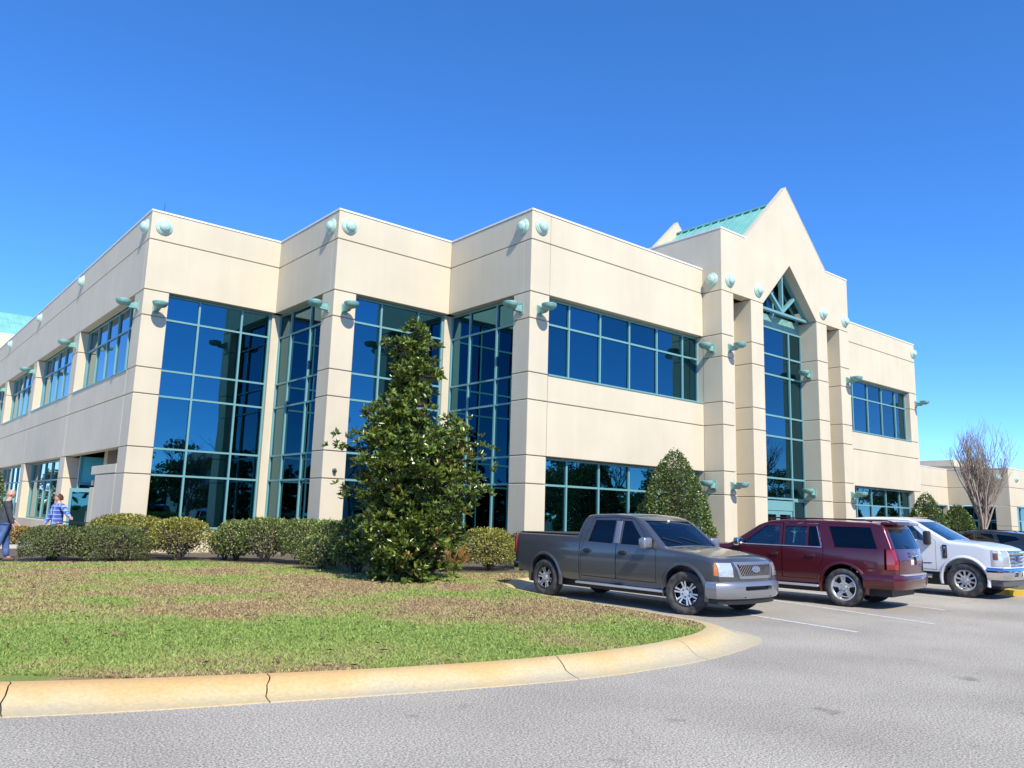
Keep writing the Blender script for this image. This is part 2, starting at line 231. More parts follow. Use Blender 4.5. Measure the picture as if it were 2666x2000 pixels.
# ------------------------------------------------------------------ mesh helpers
def link(name, me, m=None, parent=None, smooth=False, angle=None):
    o = bpy.data.objects.new(name, me); COL.objects.link(o)
    if m is not None and not me.materials: me.materials.append(m)
    if parent is not None: o.parent = parent
    if smooth:
        me.polygons.foreach_set('use_smooth', [True] * len(me.polygons))
        if angle: me.set_sharp_from_angle(angle=math.radians(angle))
    return o
def tag(o, label=None, cat=None, group=None, kind=None):
    if label: o['label'] = label
    if cat: o['category'] = cat
    if group: o['group'] = group
    if kind: o['kind'] = kind
    return o
def empty(name, loc=(0, 0, 0), rz=0., label=None, cat=None, group=None):
    o = bpy.data.objects.new(name, None); COL.objects.link(o); o.location = loc; o.rotation_euler = (0, 0, rz); o.empty_display_size = .3
    return tag(o, label, cat, group)
class MB:
    def __init__(s): s.v = []; s.f = []
    def add(s, v, f):
        n = len(s.v); s.v += [tuple(p) for p in v]; s.f += [tuple(i + n for i in q) for q in f]; return s
    def box(s, x0, x1, y0, y1, z0, z1):
        v = [(x0, y0, z0), (x1, y0, z0), (x1, y1, z0), (x0, y1, z0), (x0, y0, z1), (x1, y0, z1), (x1, y1, z1), (x0, y1, z1)]
        return s.add(v, [(0, 3, 2, 1), (4, 5, 6, 7), (0, 1, 5, 4), (1, 2, 6, 5), (2, 3, 7, 6), (3, 0, 4, 7)])
    def prism(s, poly, axis, a0, a1):
        """poly of 2-D points extruded along axis from a0 to a1"""
        n = len(poly)
        def p3(p, a): return {0: (a, p[0], p[1]), 1: (p[0], a, p[1]), 2: (p[0], p[1], a)}[axis]
        v = [p3(p, a0) for p in poly] + [p3(p, a1) for p in poly]
        f = [tuple(range(n)), tuple(range(2 * n - 1, n - 1, -1))] + [(i, i + n, (i + 1) % n + n, (i + 1) % n) for i in range(n)]
        return s.add(v, f)
    def tube(s, pts, rad, n=8, cap=True):
        pts = [Vector(p) for p in pts]; rad = rad if hasattr(rad, '__len__') else [rad] * len(pts); rings = []
        base = len(s.v); t0 = (pts[1] - pts[0]).normalized(); up = Vector((0, 0, 1)) if abs(t0.z) < .9 else Vector((1, 0, 0)); a = t0.cross(up).normalized()
        for i, p in enumerate(pts):
            t = (pts[min(i + 1, len(pts) - 1)] - pts[max(i - 1, 0)]).normalized(); a = (a - t * a.dot(t)).normalized(); b = t.cross(a)
            for k in range(n):
                th = 2 * math.pi * k / n; q = p + (a * math.cos(th) + b * math.sin(th)) * rad[i]; s.v.append(tuple(q))
        for i in range(len(pts) - 1):
            for k in range(n): s.f.append((base + i * n + k, base + i * n + (k + 1) % n, base + (i + 1) * n + (k + 1) % n, base + (i + 1) * n + k))
        if cap: s.f.append(tuple(base + k for k in range(n))[::-1]); s.f.append(tuple(base + (len(pts) - 1) * n + k for k in range(n)))
        return s
    def lathe(s, prof, n=24, mtx=None, close=False):
        """prof of (r, h) about local Z, transformed by mtx"""
        mtx = mtx or Matrix(); base = len(s.v); m = len(prof)
        for r, h in prof:
            for k in range(n):
                th = 2 * math.pi * k / n; s.v.append(tuple(mtx @ Vector((r * math.cos(th), r * math.sin(th), h))))
        rng = m if close else m - 1
        for i in range(rng):
            j = (i + 1) % m
            for k in range(n): s.f.append((base + i * n + k, base + i * n + (k + 1) % n, base + j * n + (k + 1) % n, base + j * n + k))
        if not close:
            if prof[0][0] > 1e-4: s.f.append(tuple(base + k for k in range(n))[::-1])
            if prof[-1][0] > 1e-4: s.f.append(tuple(base + (m - 1) * n + k for k in range(n)))
        return s
    def mesh(s, name='m', fix=True):
        me = bpy.data.meshes.new(name); me.from_pydata(s.v, [], s.f)
        if fix:
            bm = bmesh.new(); bm.from_mesh(me); bmesh.ops.remove_doubles(bm, verts=bm.verts, dist=1e-5); bmesh.ops.recalc_face_normals(bm, faces=bm.faces); bm.to_mesh(me); bm.free()
        return me
    def build(s, name, m, parent=None, smooth=False, angle=None): return link(name, s.mesh(name), m, parent, smooth, angle)
def fast_mesh(name, V, Fq, rnd=None):
    me = bpy.data.meshes.new(name); V = np.asarray(V, np.float32); Fq = np.asarray(Fq, np.int32); k = Fq.shape[1]
    me.vertices.add(len(V)); me.vertices.foreach_set('co', V.ravel()); me.loops.add(Fq.size); me.loops.foreach_set('vertex_index', Fq.ravel())
    me.polygons.add(len(Fq)); me.polygons.foreach_set('loop_start', np.arange(0, Fq.size, k, dtype=np.int32))
    me.update(calc_edges=True)
    if rnd is not None:
        a = me.attributes.new('rnd', 'FLOAT', 'POINT'); a.data.foreach_set('value', np.asarray(rnd, np.float32))
    return me
def boolean(a, b, op):
    """mesh a (op) mesh b -> new mesh"""
    oa = bpy.data.objects.new('ta', a); ob = bpy.data.objects.new('tb', b); COL.objects.link(oa); COL.objects.link(ob)
    md = oa.modifiers.new('b', 'BOOLEAN'); md.operation = op; md.object = ob; md.solver = 'MANIFOLD'
    dg = bpy.context.evaluated_depsgraph_get(); dg.update(); me = bpy.data.meshes.new_from_object(oa.evaluated_get(dg))
    bpy.data.objects.remove(oa); bpy.data.objects.remove(ob)
    me.materials.clear()
    return me

# ------------------------------------------------------------------ ground
def sheet(name, poly, z, m, kind='structure', label=None):
    me = bpy.data.meshes.new(name); me.from_pydata([(x, y, z) for x, y in poly], [], [tuple(range(len(poly)))])
    o = link(name, me, m); tag(o, kind=kind, label=label)
    if me.polygons[0].normal.z < 0: me.flip_normals()
    return o
FARG = mat('far_ground_grass', (.14, .15, .06), .95); noisy(FARG, (.17, .14, .08), (.12, .17, .05), .15, 5, coord='World')
sheet('ground', [(-900, -900), (900, -900), (900, 900), (-900, 900)], -.03, FARG)
sheet('parking_lot', [(-60, -60), (120, -60), (120, 16.4), (-60, 16.4)], 0, ASPH)
outer = [(-34, 36), (-24, 26.3), (-12, 16.4), (-5, 11.2), (-1.6, 8.9), (.2, 7.72), (1.14, 7.27), (2.04, 6.93), (2.94, 6.67), (3.95, 6.38), (5.38, 6.04), (6.35, 5.90), (7.26, 5.89), (8.09, 5.94), (9.06, 6.13), (9.91, 6.40), (10.24, 6.62), (10.46, 6.98), (10.60, 7.5), (10.72, 8.6), (10.80, 9.6), (10.86, 10.6), (10.95, 11.7), (11.3, 12.75), (12.1, 13.85), (13.3, 14.6), (16, 14.8), (30, 15.0), (60, 15.2), (100, 15.4)]
inner = [(-33.5, 37), (-23.5, 27.1), (-11.6, 17.2), (-4.6, 11.9), (-1.25, 9.55), (.45, 8.38), (1.28, 7.94), (2.22, 7.53), (3.14, 7.2), (4.21, 6.86), (5.5, 6.58), (6.6, 6.48), (7.55, 6.50), (8.3, 6.62), (8.95, 6.78), (9.5, 7.02), (9.78, 7.22), (9.98, 7.5), (10.12, 7.9), (10.26, 8.7), (10.36, 9.65), (10.46, 10.7), (10.6, 11.8), (10.95, 12.95), (11.8, 14.1), (13.2, 14.95), (16, 15.15), (30, 15.35), (60, 15.55), (100, 15.75)]
def densify(P, step=.12, smooth=3):
    P = np.array(P, float); t = np.arange(len(P)); n = []
    # catmull-rom
    out = []; 
    for i in range(len(P) - 1):
        p0, p1, p2, p3 = P[max(i - 1, 0)], P[i], P[i + 1], P[min(i + 2, len(P) - 1)]
        k = max(2, int(np.linalg.norm(p2 - p1) / step)); k = min(k, 14)
        for j in range(k):
            u = j / k; out.append((i + u, .5 * ((2 * p1) + (-p0 + p2) * u + (2 * p0 - 5 * p1 + 4 * p2 - p3) * u * u + (-p0 + 3 * p1 - 3 * p2 + p3) * u ** 3)))
    out.append((len(P) - 1, P[-1]))
    return out
def kat(P, t):
    i = min(int(t), len(P) - 2); u = t - i; P = np.array(P, float); p0, p1, p2, p3 = P[max(i - 1, 0)], P[i], P[i + 1], P[min(i + 2, len(P) - 1)]
    return .5 * ((2 * p1) + (-p0 + p2) * u + (2 * p0 - 5 * p1 + 4 * p2 - p3) * u * u + (-p0 + 3 * p1 - 3 * p2 + p3) * u ** 3)
LZ = .125
kerb = empty('kerb'); tag(kerb, kind='structure')
prof = [(0, -.02), (0, .010), (.12, .012), (.30, .02), (.42, .045), (.55, .085), (.66, .115), (.76, .132), (.88, .138), (1, .136), (1, .02)]
joints = [0, 1.4, 2.4, 3.4, 4.35, 5.0, 6.0, 8.05, 10.55, 13.0, 15.0, 17.2, 19.5, 21.6, 23.6, 25.2, 26.4] + [26.4 + .35 * k for k in range(1, 11)]
def kerb_seg(t0, t1, g0, g1):
    rng = random.Random(int(t0 * 100)); wob0 = [rng.uniform(-.03, .03) for _ in prof]; wob1 = [0] * len(prof)
    mb = MB(); n = max(4, int((t1 - t0) * 8)); m = len(prof)
    for i in range(n + 1):
        for j, (s, z) in enumerate(prof):
            t = t0 + (t1 - t0) * i / n
            if i == 0: t += g0 + .025 * jag(t0, s)
            if i == n: t += -g1 + .025 * jag(t1, s)
            a, b = kat(outer, t), kat(inner, t); p = a + (b - a) * s; mb.v.append((p[0], p[1], z))
    for i in range(n):
        for j in range(m - 1): mb.f.append((i * m + j, i * m + j + 1, (i + 1) * m + j + 1, (i + 1) * m + j))
    mb.f.append(tuple(range(m))); mb.f.append(tuple(n * m + j for j in range(m))[::-1])
    mb.build('kerb_segment', CONC, kerb, True, 40)
def jag(t, s): return math.sin(t * 37 + s * 7) * .6 + math.sin(t * 11 + s * 19) * .3
for a, b in zip(joints[:-1], joints[1:]): kerb_seg(a, b, .006, .006)
# lawn surface (gently raised, follows the kerb's inner edge)
inn = [p for t, p in densify(inner) if t <= 26]
lawn_poly = [tuple(p) for p in inn] + [(13.6, 16.2), (10.8, 17.2), (9.5, 20.2), (8.0, 22.5), (3.0, 23.2), (-6, 24.5), (-14, 30), (-26, 42)]
sheet('lawn', lawn_poly, LZ, LAWN)
bed_poly = [(13.6, 16.2), (14.2, 15.02), (16, 15.15), (30, 15.35), (60, 15.55), (60, 30), (3, 30), (3.0, 23.2), (8.0, 22.5), (9.5, 20.2), (10.8, 17.2)]
sheet('planting_bed', bed_poly, LZ - .004, MULCH)
sheet('side_path', [(3.0, 23.2), (3, 30), (6.9, 30), (6.9, 80), (-30, 80), (-30, 47), (-26, 42), (-14, 30), (-6, 24.5)], LZ - .008, CONC2)
# grass blades: real tufts, denser near the camera
def in_poly(P, poly):
    x, y = P[:, 0], P[:, 1]; c = np.zeros(len(P), bool); n = len(poly); j = n - 1
    for i in range(n):
        xi, yi = poly[i]; xj, yj = poly[j]
        m = ((yi > y) != (yj > y)) & (x < (xj - xi) * (y - yi) / (yj - yi + 1e-12) + xi); c ^= m; j = i
    return c
def grass():
    N = 900000; r = RNG
    d = 7.2 + (24.5 - 7.2) * r.random(N) ** 1.5; lat = (r.random(N) * 2 - 1) * .78 * d
    f = np.array([.6409, .7676]); rt = np.array([.7646, -.6445])
    P = d[:, None] * f + lat[:, None] * rt
    ok = in_poly(P, lawn_poly); P = P[ok]; d = d[ok]
    keep = r.random(len(P)) < np.clip(d / 16, .4, 1); P = P[keep]; d = d[keep]
    P = P[:330000]; d = d[:330000]; n = len(P)
    th = r.random(n) * 6.283; h = (.012 + .018 * r.random(n) ** 1.5) * (1 + .02 * d); wd = (.0045 + .004 * r.random(n)) * np.clip(d / 9, 1, 2.6)
    lean = r.random(n) * .035 + .008; la = r.random(n) * 6.283
    V = np.zeros((n, 3, 3)); dx = np.cos(th) * wd; dy = np.sin(th) * wd
    V[:, 0] = np.c_[P[:, 0] - dx, P[:, 1] - dy, np.full(n, LZ)]; V[:, 1] = np.c_[P[:, 0] + dx, P[:, 1] + dy, np.full(n, LZ)]
    V[:, 2] = np.c_[P[:, 0] + np.cos(la) * lean, P[:, 1] + np.sin(la) * lean, LZ + h]
    me = fast_mesh('grass', V.reshape(-1, 3), np.arange(3 * n).reshape(-1, 3), np.repeat(r.random(n), 3))
    o = link('grass', me, BLADE); tag(o, 'short winter turf, half green and half brown, covering the lawn', 'grass', kind='stuff')
grass()
# fallen leaves on the lawn
def litter():
    r = np.random.default_rng(3); n = 260; d = 7.5 + 14 * r.random(n) ** 1.3; lat = (r.random(n) * 2 - 1) * .7 * d
    P = d[:, None] * np.array([.6409, .7676]) + lat[:, None] * np.array([.7646, -.6445]); P = P[in_poly(P, lawn_poly)]; V = []; Fq = []
    for p in P:
        a = r.random() * 6.28; l = .035 + .05 * r.random(); wv = l * .35; c, s = math.cos(a), math.sin(a); z = LZ + .035; i = len(V)
        for u, v, dz in ((-l, 0, 0), (0, -wv, .02 * r.random()), (l, 0, .01), (0, wv, .02)): V.append((p[0] + c * u - s * v, p[1] + s * u + c * v, z + dz))
        Fq.append((i, i + 1, i + 2, i + 3))
    me = fast_mesh('fallen_leaves', V, Fq, np.repeat(r.random(len(P)), 4)); tag(link('fallen_leaves', me, leaf_mat('dead_leaf', [(0, (.05, .035, .02)), (.7, (.16, .09, .04)), (1, (.4, .3, .2))], .7, .2, 0)), 'dead brown leaves scattered over the lawn', 'leaves', kind='stuff')
litter()
def stripe(p, q, wd=.10, z=.004):
    p, q = Vector(p), Vector(q); t = (q - p).normalized(); nrm = Vector((-t.y, t.x)) * wd / 2
    return sheet('parking_line', [tuple(p - nrm), tuple(q - nrm), tuple(q + nrm), tuple(p + nrm)], z, LINE)
stripe((13.45, 12.9), (12.24, 6.2)); stripe((16.35, 13.2), (14.56, 6.0)); stripe((19.2, 14.2), (17.2, 6.9)); stripe((21.9, 14.2), (20.3, 8.0))
# yellow painted island behind the white pickup
isl = MB(); ip = [(22.75, 7.55), (22.95, 7.12), (23.6, 6.9), (26, 7.2), (28.5, 8.0), (29.6, 9.4), (29.8, 14.8), (27.4, 14.8), (26.4, 11.5), (25.2, 9.7), (23.6, 8.4)]
isl.prism(ip, 2, -.02, .13); isl.build('traffic_island_kerb', YELL); tag(bpy.data.objects['traffic_island_kerb'], kind='structure')
sheet('traffic_island_lawn', [(23.25, 7.55), (23.8, 7.2), (26, 7.5), (28.2, 8.2), (29.3, 9.5), (29.5, 14.7), (27.7, 14.7), (26.7, 11.4), (25.5, 9.5)], .134, FARG)

# ------------------------------------------------------------------ office building
X1, X2, X3, Y1, Y2, Y3, X4, Y4 = 6.746, 11.238, 15.709, 26.896, 22.42, 18.047, 24.51, 17.17
XT, XR = 34.19, 43.0
G = lambda k: .02 + .855 * k
ZT = 11.24; G1, G2, G3, G4, G5, G6, G7 = G(12), G(10), G(9), G(7), G(6), G(4), G(3)
bld = empty('office_building', (X1, Y1, 0), 0, 'cream two-storey office building with blue glass, zigzag corner and gabled entrance tower', 'building')
def rel(o): o.parent = bld; o.location = -bld.location; return o
def bpart(mb, name, m, smooth=False, angle=None): return rel(mb.build(name, m, None, smooth, angle))
J = .014   # half of a joint
def panel(x0, x1, y0, y1, z0, z1, name='wall_panel', m=None, parent=None):
    mb = MB().box(x0, x1, y0, y1, z0 + J, z1 - J); o = mb.build(name, m or STUC)
    me = o.data; bm = bmesh.new(); bm.from_mesh(me); bmesh.ops.bevel(bm, geom=list(bm.edges), offset=.012, segments=1, affect='EDGES'); bm.to_mesh(me); bm.free()
    if parent is None: rel(o)
    else: o.parent = parent
    return o
def column(x0, x1, y0, y1, levels):
    c = bpart(MB().box(x0 + .04, x1 - .04, y0 + .04, y1 - .04, levels[0], levels[-1]), 'column', STUC2)
    for a, b in zip(levels[:-1], levels[1:]): panel(x0, x1, y0, y1, a, b, 'column_block', parent=c)
    return c
LV = [0, G7, G6, G5, G4, G3, G2]
TH = .32
# convex / end columns of the zigzag
column(X1, X1 + .79, Y1, Y1 + 1.03, LV); column(X2, X2 + .79, Y2, Y2 + .81, LV); column(X3, X3 + .81, Y3, Y3 + .80, LV)
# parapet beams, two courses; A faces look to -Y, B faces look to -X
def beam_A(xa, xb, y, ends=(0, 0)):
    for z0, z1 in ((G2, G1), (G1, ZT)): panel(xa, xb, y, y + TH, z0, z1)
    bpart(MB().box(xa + .05, xb - .05, y + .04, y + TH - .03, G2 + .02, ZT - .02), 'wall_core', STUC2)
def beam_B(ya, yb, x):
    for z0, z1 in ((G2, G1), (G1, ZT)): panel(x, x + TH, ya, yb, z0, z1)
    bpart(MB().box(x + .04, x + TH - .03, ya + .05, yb - .05, G2 + .02, ZT - .02), 'wall_core', STUC2)
beam_A(X1, X2 + .01, Y1); beam_B(Y2 + TH, Y1 - .001, X2); beam_A(X2, X3 + .01, Y2); beam_B(Y3 + TH, Y2 - .001, X3)
beam_A(X3, X3 + .815, Y3); beam_A(X3 + .825, X4 + .02, Y3)
beam_B(Y1 + TH, 62.2, X1); beam_A(XT - .02, XR, Y3)
# white coping over the parapets
def coping(x0, x1, y0, y1, z): return bpart(MB().box(x0, x1, y0, y1, z - .005, z + .055), 'coping', COPE)
coping(X1 - .02, X2 - .02, Y1 - .02, Y1 + TH, ZT); coping(X2 - .02, X2 + TH, Y2 - .02, Y1 + TH, ZT); coping(X2 + TH + .001, X3 - .021, Y2 - .02, Y2 + TH, ZT)
coping(X3 - .02, X3 + TH, Y3 - .02, Y2 + TH, ZT); coping(X3 + TH + .001, X4, Y3 - .02, Y3 + TH, ZT); coping(X1 - .02, X1 + TH, Y1 + TH + .001, 62.2, ZT); coping(XT, XR + .02, Y3 - .02, Y3 + TH, ZT)
coping(XR - TH, XR + .02, Y3 + TH + .001, 34, ZT)
# windows: frame with mullions > panes
def window(plane, pos, ulist, zlist, fw=.062, out=.05, dep=.12, name='window', tilt=.0035, m=PANE, skip=()):
    """plane 'A': glass at Y=pos, u along X. plane 'B': glass at X=pos, u along Y."""
    mb = MB(); h = fw / 2
    def bx(u0, u1, z0, z1, d0, d1):
        if plane == 'A': mb.box(u0, u1, pos + d0, pos + d1, z0, z1)
        else: mb.box(pos + d0, pos + d1, u0, u1, z0, z1)
    u0, u1, z0, z1 = ulist[0], ulist[-1], zlist[0], zlist[-1]
    for i, u in enumerate(ulist):
        a, b = (u, u + fw) if i == 0 else (u - fw, u) if i == len(ulist) - 1 else (u - h, u + h); bx(a, b, z0, z1, -out, dep)
    for j, z in enumerate(zlist):
        a, b = (z, z + fw) if j == 0 else (z - fw, z) if j == len(zlist) - 1 else (z - h, z + h)
        for i in range(len(ulist) - 1):
            l = ulist[i] + (fw if i == 0 else h) - .002; r = ulist[i + 1] - (fw if i == len(ulist) - 2 else h) + .002
            bx(l, r, a, b, -out + .008, dep - .01)
    fr = bpart(mb, name, TEAL)
    for i in range(len(ulist) - 1):
        for j in range(len(zlist) - 1):
            if (i, j) in skip: continue
            ua, ub, za, zb = ulist[i] - (0 if i else 0) , ulist[i + 1], zlist[j], zlist[j + 1]; cu, cz = (ua + ub) / 2, (za + zb) / 2
            hw, hh = (ub - ua) / 2 - .01, (zb - za) / 2 - .01
            p = MB().box(-hw, hw, 0, .014, -hh, hh) if plane == 'A' else MB().box(0, .014, -hw, hw, -hh, hh)
            o = p.build('pane', m); o.parent = fr
            o.location = (cu, pos + .01, cz) if plane == 'A' else (pos + .01, cu, cz)
            o.rotation_euler = (random.gauss(0, tilt), 0, random.gauss(0, tilt)) if plane == 'A' else (0, random.gauss(0, tilt), random.gauss(0, tilt))
    return fr
ZN = [G(1), G7, G6, G5, G4, G3, G2 - .005]; ZU = [G4 + .0, G3, G2 - .005]; ZL = [G(1), G7, G6 - .005]
r = .30
window('A', Y1 + r, [7.52, 8.65, 10.13, 11.18], ZN); window('B', X2 + r, [Y2 + .80, 24.53, 26.05, Y1 + r - .12], ZN)
window('A', Y2 + r, [12.01, 13.15, 14.62, 15.66], ZN); window('B', X3 + r, [Y3 + .79, 20.01, 21.49, Y2 + r - .12], ZN)
for px, py in ((X2, Y1), (X3, Y2)):   # slim corner posts in the notches
    bpart(MB().box(px + r - .34, px + r + .02, py + r - .12, py + r + .25, 0, G2), 'corner_post', STUC)
# knee walls under the notch glazing
for a in ((X1 + .75, X2 + .1, Y1 + .12, Y1 + .5), (X2 + .7, X3 + .1, Y2 + .12, Y2 + .5)): bpart(MB().box(a[0], a[1], a[2], a[3], 0, G(1) - .002), 'knee_wall', STUC)
for a in ((X2 + .12, X2 + .5, Y2 + .75, Y1 + .1), (X3 + .12, X3 + .5, Y3 + .75, Y2 + .1)): bpart(MB().box(a[0], a[1], a[2], a[3], 0, G(1) - .004), 'knee_wall', STUC)
for a in ((X1 + .79, X2 + .06, Y1 + .09, Y1 + .3), (X2 + .79, X3 + .06, Y2 + .09, Y2 + .3)): bpart(MB().box(a[0], a[1], a[2], a[3], G(1), G(1) + .05), 'window_sill', TEAL)
# straight facade, left and right of the tower
mull = [16.50, 17.66, 19.14, 20.62, 22.11, 23.60, 24.53]; mullr = [58.70 - m for m in reversed(mull)]
for ul, xa, xb in ((mull, X3 + .825, X4 + .02), (mullr, XT - .02, XR - .825)):
    window('A', Y3 + r, ul, ZU); window('A', Y3 + r, ul, ZL)
    panel(xa, xb, Y3, Y3 + TH, G5, G4 + .012); panel(xa, xb, Y3, Y3 + TH, G6, G5); panel(xa, xb, Y3, Y3 + TH, 0, G(1))
    bpart(MB().box(xa + .05, xb - .05, Y3 + .04, Y3 + TH + .05, 0, G(1) - .03), 'wall_core', STUC2); bpart(MB().box(xa - .15, xb + .15, Y3 + .04, Y3 + TH + .02, G6 + .02, G4 - .03), 'wall_core', STUC2)
    bpart(MB().prism([(Y3 - .03, G4 - .02), (Y3 - .03, G4 + .02), (Y3 + r - .05, G4 + .10), (Y3 + r - .05, G4 - .02)], 0, xa, xb), 'window_sill', TEAL)
column(XR - .81, XR, Y3, Y3 + .8, LV)
bpart(MB().box(XR - .3, XR, Y3 + .81, 34, 0, ZT - .02), 'side_wall', STUC)
# west face (looks to -X): repeated bays of 9.1 m
cols_y = [(35.9, 36.85), (45.02, 45.97), (54.15, 55.1)]
for a, b in cols_y:
    column(X1, X1 + .62, a, b, [0, G7, G6]); c_ = column(X1, X1 + .62, a, b, [G4, G3, G2])
bays = [(Y1 + 1.03, 35.9), (36.85, 45.02), (45.97, 54.15), (55.1, 62.2)]
for i, (a, b) in enumerate(bays):
    ul = [a] + [u for u in np.arange(a + (b - a - 1.5 * int((b - a) / 1.5)) / 2, b - .2, 1.5) if u > a + .3] + [b]; ul = [float(u) for u in ul]
    window('B', X1 + .38, ul, ZU)
    bpart(MB().prism([(X1 - .03, G4 - .02), (X1 - .03, G4 + .02), (X1 + .33, G4 + .10), (X1 + .33, G4 - .02)], 1, a, b), 'window_sill', TEAL)
    if i: window('B', X1 + .38, ul, ZL); panel(X1, X1 + TH, a, b, 0, G(1))
for a, b in ((Y1 + 1.04, 36.36), (36.37, 45.5), (45.51, 54.6), (54.61, 62.2)):
    panel(X1, X1 + TH, a, b, G5, G4 + .012); panel(X1, X1 + TH, a, b, G6, G5)
    bpart(MB().box(X1 + .04, X1 + TH + .02, a + .05, b - .05, G6 + .02, G4 - .03), 'wall_core', STUC2)
# recessed side entrance in the first west bay
ea = Y1 + 1.03
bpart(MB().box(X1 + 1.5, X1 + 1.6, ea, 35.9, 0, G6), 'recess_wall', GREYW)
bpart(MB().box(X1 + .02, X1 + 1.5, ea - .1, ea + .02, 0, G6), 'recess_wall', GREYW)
panel(X1, X1 + .25, ea + .01, 30.6, 0, G7 + .02, 'entrance_wall_panel'); panel(X1 - .01, X1 + .5, ea + .01, 31.2, G7 + .02, G7 + .34, 'entrance_wall_cap')
panel(X1, X1 + .25, 30.6 + .02, 31.2, 0, G7 - .4, 'entrance_wall_panel')
bpart(MB().box(X1 + .5, X1 + 1.5, 34.9, 35.0, 0, G6), 'recess_wall', STUC)
fr = bpart(MB().box(X1 + .32, X1 + .40, 34.70, 34.86, 0, G6 - .02).box(X1 + 1.3, X1 + 1.38, 34.70, 34.86, 0, G6 - .02).box(X1 + .40, X1 + 1.3, 34.70, 34.86, 2.32, 2.42).box(X1 + .40, X1 + 1.3, 34.70, 34.86, .0, .12), 'door', TEAL)
o = MB().box(X1 + .40, X1 + 1.3, 34.74, 34.80, 2.42, G6 - .03).build('transom_panel', mat('turquoise_panel', (.12, .62, .66), .4)); o.parent = fr
o = MB().box(X1 + .40, X1 + 1.3, 34.76, 34.79, .9, 2.32).build('pane', PANE); o.parent = fr
o = MB().box(X1 + .40, X1 + 1.3, 34.75, 34.80, .12, .9).build('kick_panel', mat('pale_blue_panel', (.35, .52, .62), .4)); o.parent = fr
dl = MB(); dl.box(0, .06, 0, 1.0, .02, .30).box(0, .06, 0, 1.0, 2.0, 2.14).box(0, .06, 0, .12, .3, 2.0).box(0, .06, .88, 1.0, .3, 2.0)
d = dl.build('door_leaf', TEAL); rel(d); d.location = Vector((X1 + .42, 32.6, .02)) - bld.location; d.rotation_euler = (0, 0, math.radians(38))
o = MB().box(.02, .04, .12, .88, .3, 2.0).build('pane', PANE); o.parent = d
o = MB().tube([(-.05, .14, .9), (-.05, .14, 1.3)], .015).build('handle', CHR); o.parent = d
bpart(MB().box(X1 + .1, X1 + .35, 31.25, 31.5, 2.25, 2.42), 'entrance_light', mat('cream_light', (.6, .55, .35), .5))
# flat roof
bpart(MB().box(X1 + TH, XR - TH, Y1 + TH, 62, ZT - .6, ZT - .5).box(X2 + TH, XR - TH, Y2 + TH, Y1 + TH, ZT - .6, ZT - .5).box(X3 + TH, XR - TH, Y3 + TH, Y2 + TH, ZT - .6, ZT - .5), 'roof', CONC2)
bpart(MB().box(X1 + 1, XR - 1, 33.5, 34, 0, ZT - .1), 'rear_wall', STUC)
# dark core so no daylight shows through the recesses
bpart(MB().box(X1 + 1.7, XR - 1, Y1 + 1, 61, .1, ZT - .7).box(X3 + 1, XR - 1, Y3 + 2, Y1 + 1, .1, ZT - .7).box(X2 + 1.2, X3 + 1, Y2 + 1.2, Y1 + 1, .1, ZT - .7), 'interior_core', BLK)

# ------------------------------------------------------------------ entrance tower
def gable_wall(y0, y1, name):
    """outline with parapet shoulders, peak and a triangular opening, one prism"""
    ol = [(X4, G1 + J), (27.29, G1 + J), (29.35, 12.33), (31.40, G1 + J), (XT, G1 + J), (XT, 12.72), (X4, 12.72)]
    bpart(MB().prism([(26.10, 12.72), (32.33, 12.72), (29.2, 15.75)], 1, y0, y0 + .2), 'gable_pediment', STUC)
    return bpart(MB().prism(ol, 1, y0, y1), name, STUC)
gable_wall(Y4, Y4 + .45, 'gable_wall')
bpart(MB().prism([(X4, ZT - .5), (XT, ZT - .5), (XT, 12.72), (32.33, 12.72), (29.2, 15.75), (26.10, 12.72), (X4, 12.72)], 1, 22.9, 23.1), 'gable_wall', STUC)
bpart(MB().box(X4, X4 + .35, Y4 + .451, 22.9, G1 + J, 12.72), 'tower_side_wall', STUC); bpart(MB().box(XT - .35, XT, Y4 + .451, 22.9, G1 + J, 12.72), 'tower_side_wall', STUC)
for a, b in ((24.51, 25.27), (26.45, 27.29), (31.40, 32.25), (33.35, 34.19)): column(a, b, Y4, Y4 + .87, LV[:-1] + [G2, G1])
for a, b in ((24.515, 25.2), (33.5, 34.185)): bpart(MB().box(a, b, 18.05, 18.6, 0, G2 - .01), 'tower_back_wall', STUC)
for a, b in ((25.23, 26.49), (32.21, 33.39)): bpart(MB().box(a, b, Y4 + .80, Y4 + 1.1, 0, G1 + .1), 'tower_back_wall', STUC)
# coping of the tower: shoulders and raking edges
coping(X4 - .02, 26.12, Y4 - .02, Y4 + .46, 12.72); coping(32.31, XT + .02, Y4 - .02, Y4 + .46, 12.72); coping(X4 - .02, X4 + .36, Y4 + .462, 23.3, 12.72); coping(XT - .36, XT + .02, Y4 + .462, 23.3, 12.72)
for y0, y1 in ((Y4 - .012, Y4 + .212), (22.89, 23.11)):
    for xa, xb in ((26.08, 29.2), (32.35, 29.2)): bpart(MB().prism([(xa, 12.71), (xb, 15.745), (xb, 15.78), (xa, 12.745)], 1, y0, y1), 'coping', STUC)
# teal standing-seam roof between the two gables
rm = MB()
for s in (-1, 1):
    xe = 29.2 + s * 3.9; rm.prism([(29.2, 15.16), (xe, 15.16 - 3.8), (xe, 15.08 - 3.8), (29.2, 15.08)], 1, Y4 + .46, 22.88)
    for k in range(13):
        y = Y4 + .75 + k * .42; rm.prism([(29.2 + s * .05, 15.16), (xe, 15.16 - 3.75), (xe, 15.205 - 3.75), (29.2 + s * .05, 15.205)], 1, y, y + .03)
rm.box(29.1, 29.3, Y4 + .47, 22.87, 15.165, 15.235)
bpart(rm, 'pitched_roof', TROOF)
